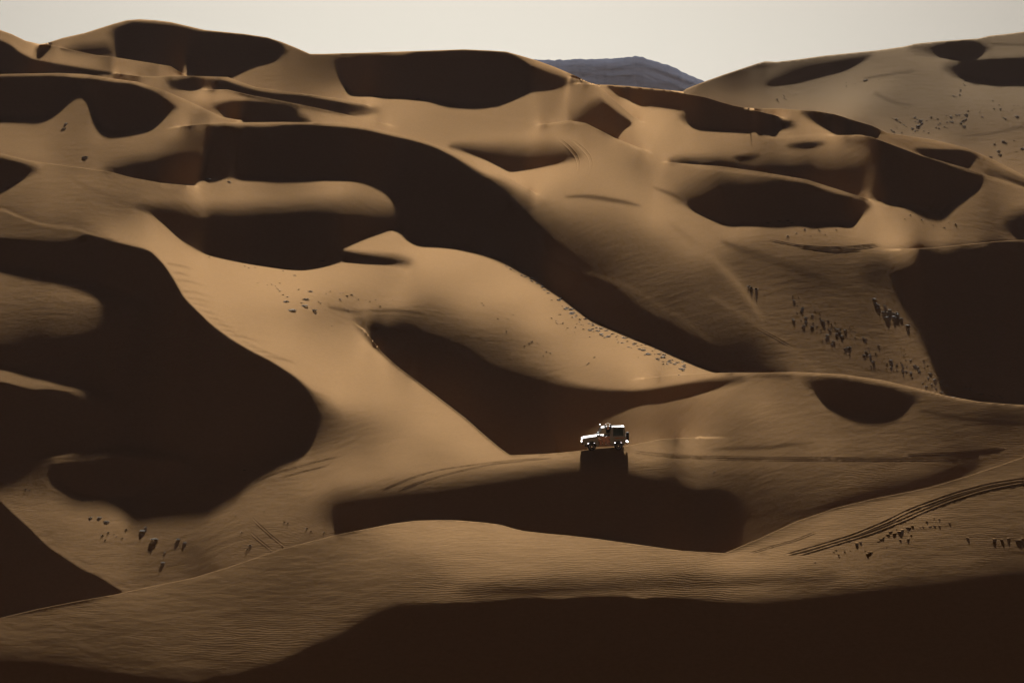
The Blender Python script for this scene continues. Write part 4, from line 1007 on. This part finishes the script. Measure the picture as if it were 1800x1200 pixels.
# ------------------------------------------------------------------ the passenger sitting out of the near window
def skinned(name, joints, bones, m, parent=None, sub=2):
    me = bpy.data.meshes.new(name); ids = {k: i for i, k in enumerate(joints)}
    me.from_pydata([j[0] for j in joints.values()], [(ids[a], ids[b]) for a, b in bones], []); me.update()
    o = link(bpy.data.objects.new(name, me), parent)
    md = o.modifiers.new('skin', 'SKIN'); md.use_smooth_shade = True
    o.modifiers.new('sub', 'SUBSURF').levels = sub; o.modifiers['sub'].render_levels = sub
    for i, j in enumerate(joints.values()):
        r = j[1] if isinstance(j[1], tuple) else (j[1], j[1])
        me.skin_vertices[0].data[i].radius = r; me.skin_vertices[0].data[i].use_root = (i == 0)
    me.materials.append(m)
    return o
def make_person():
    X = -.28; up_ = .24
    J = {'pelvis': ((X,.74,1.31), (.15,.11)), 'waist': ((X,.83,1.45), (.13,.10)), 'chest': ((X,.87,1.63), (.155,.11)), 'neck': ((X,.85,1.80), .055), 'jaw': ((X,.83,1.885), .075), 'brow': ((X,.83,1.96), .095), 'crown': ((X,.84,2.03), .078), 'nose': ((X,.715,1.925), .012)}
    B = [('pelvis','waist'),('waist','chest'),('chest','neck'),('neck','jaw'),('jaw','brow'),('brow','crown'),('jaw','nose')]
    TR, JK, BT, BJ = {'pelvis': ((X,.74,1.31), (.165,.125))}, {'hem': ((X,.74,1.24), (.19,.15)), 'waist': ((X,.83,1.43), (.18,.145)), 'chest': ((X,.87,1.63), (.215,.165)), 'collar': ((X,.85,1.84), .09)}, [], [('hem','waist'),('waist','chest'),('chest','collar')]
    for s in (1, -1):
        n = 'a' if s > 0 else 'b'
        sh_, el, wr, ha = (X+s*.18,.87,1.72), (X+s*.27,.82,1.86), (X+s*.20,.62,2.0), (X+s*.19,.55,2.008)
        J.update({'sh'+n: (sh_, .055), 'el'+n: (el, .042), 'wr'+n: (wr, .028), 'ha'+n: (ha, (.038,.016))}); B += [('chest','sh'+n),('sh'+n,'el'+n),('el'+n,'wr'+n),('wr'+n,'ha'+n)]
        for q, (dx, ln) in enumerate(((-.032,.062),(-.011,.075),(.011,.072),(.031,.056))):
            J['k%s%d' % (n, q)] = ((ha[0]+dx, ha[1]-.045, ha[2]+.004), .0095); J['t%s%d' % (n, q)] = ((ha[0]+dx*1.25, ha[1]-.045-ln, ha[2]-.012), .0075)
            B += [('ha'+n, 'k%s%d' % (n, q)), ('k%s%d' % (n, q), 't%s%d' % (n, q))]
        J['th'+n] = ((ha[0]-s*.05, ha[1]+.005, ha[2]), .011); J['tt'+n] = ((ha[0]-s*.072, ha[1]-.035, ha[2]-.008), .009); B += [('wr'+n,'th'+n),('th'+n,'tt'+n)]
        hip, kn, an, to = (X+s*.09,.66,1.30), (X+s*.12,.26,1.32), (X+s*.12,.20,1.20), (X+s*.12,.10,1.20)
        J.update({'hip'+n: (hip, .085), 'kn'+n: (kn, .06), 'an'+n: (an, .04), 'to'+n: (to, (.04,.025))}); B += [('pelvis','hip'+n),('hip'+n,'kn'+n),('kn'+n,'an'+n),('an'+n,'to'+n)]
        TR.update({'hip'+n: (hip, .10), 'kn'+n: (kn, .072)}); BT += [('pelvis','hip'+n),('hip'+n,'kn'+n)]
        JK.update({'sh'+n: (sh_, .088), 'el'+n: (el, .068), 'wr'+n: ((wr[0], wr[1]+.03, wr[2]-.02), .05)}); BJ += [('chest','sh'+n),('sh'+n,'el'+n),('el'+n,'wr'+n)]
    e = bpy.data.objects.new('person', None); C.objects.link(e); e.matrix_world = CAR.matrix_world @ Matrix.Translation((0, 0, up_))
    skinned('body', J, B, M_SKIN, e); skinned('jacket', JK, BJ, M_JACKET, e); skinned('trousers', TR, BT, M_TROUSER, e)
    # cap with a peak, ears, eyes
    bm = bmesh.new(); bmesh.ops.create_uvsphere(bm, u_segments=24, v_segments=14, radius=1, matrix=Matrix.Translation((X,.84,2.0)) @ Matrix.Diagonal((.125,.14,.15,1)))
    bmesh.ops.delete(bm, geom=[v for v in bm.verts if v.co.z < 1.90], context='VERTS')
    hexa(bm, [(X-.08,.74,1.985),(X+.08,.74,1.985),(X+.06,.645,1.97),(X-.06,.645,1.97)], [(X-.08,.74,1.995),(X+.08,.74,1.995),(X+.06,.645,1.98),(X-.06,.645,1.98)])
    bm_obj('cap', bm, M_CAP, e, smooth=True)
    for s in (1, -1):
        bm = bmesh.new(); bmesh.ops.create_uvsphere(bm, u_segments=10, v_segments=8, radius=.012, matrix=Matrix.Translation((X+s*.034,.745,1.955))); bm_obj('eye', bm, M_EYE, e, smooth=True)
        bm = bmesh.new(); bmesh.ops.create_uvsphere(bm, u_segments=10, v_segments=8, radius=1, matrix=Matrix.Translation((X+s*.098,.85,1.935)) @ Matrix.Diagonal((.012,.022,.032,1))); bm_obj('ear', bm, M_SKIN, e, smooth=True)
    tag(e, 'person in dark clothes and white cap sitting in the open car window', 'person')
make_person()

# ------------------------------------------------------------------ dusty air
def make_haze():
    me = bpy.data.meshes.new('haze'); bm = bmesh.new()
    bmesh.ops.create_cube(bm, size=1)
    for v in bm.verts:
        v.co.x = v.co.x*2400; v.co.y = -150 if v.co.y < 0 else 2900; v.co.z = -83 if v.co.z < 0 else 27
    bm.to_mesh(me); bm.free()
    m = bpy.data.materials.new('haze'); m.use_nodes = True; nt = m.node_tree; nt.nodes.clear()
    out = nt.nodes.new('ShaderNodeOutputMaterial'); pv = nt.nodes.new('ShaderNodeVolumePrincipled')
    pv.inputs['Color'].default_value = (.25, .20, .19, 1); pv.inputs['Density'].default_value = HAZE; pv.inputs['Anisotropy'].default_value = .3
    nt.links.new(pv.outputs[0], out.inputs['Volume']); me.materials.append(m)
    o = link(bpy.data.objects.new('haze', me)); tag(o, 'thin dusty haze hanging over the dunes', 'haze', kind='stuff')
make_haze()
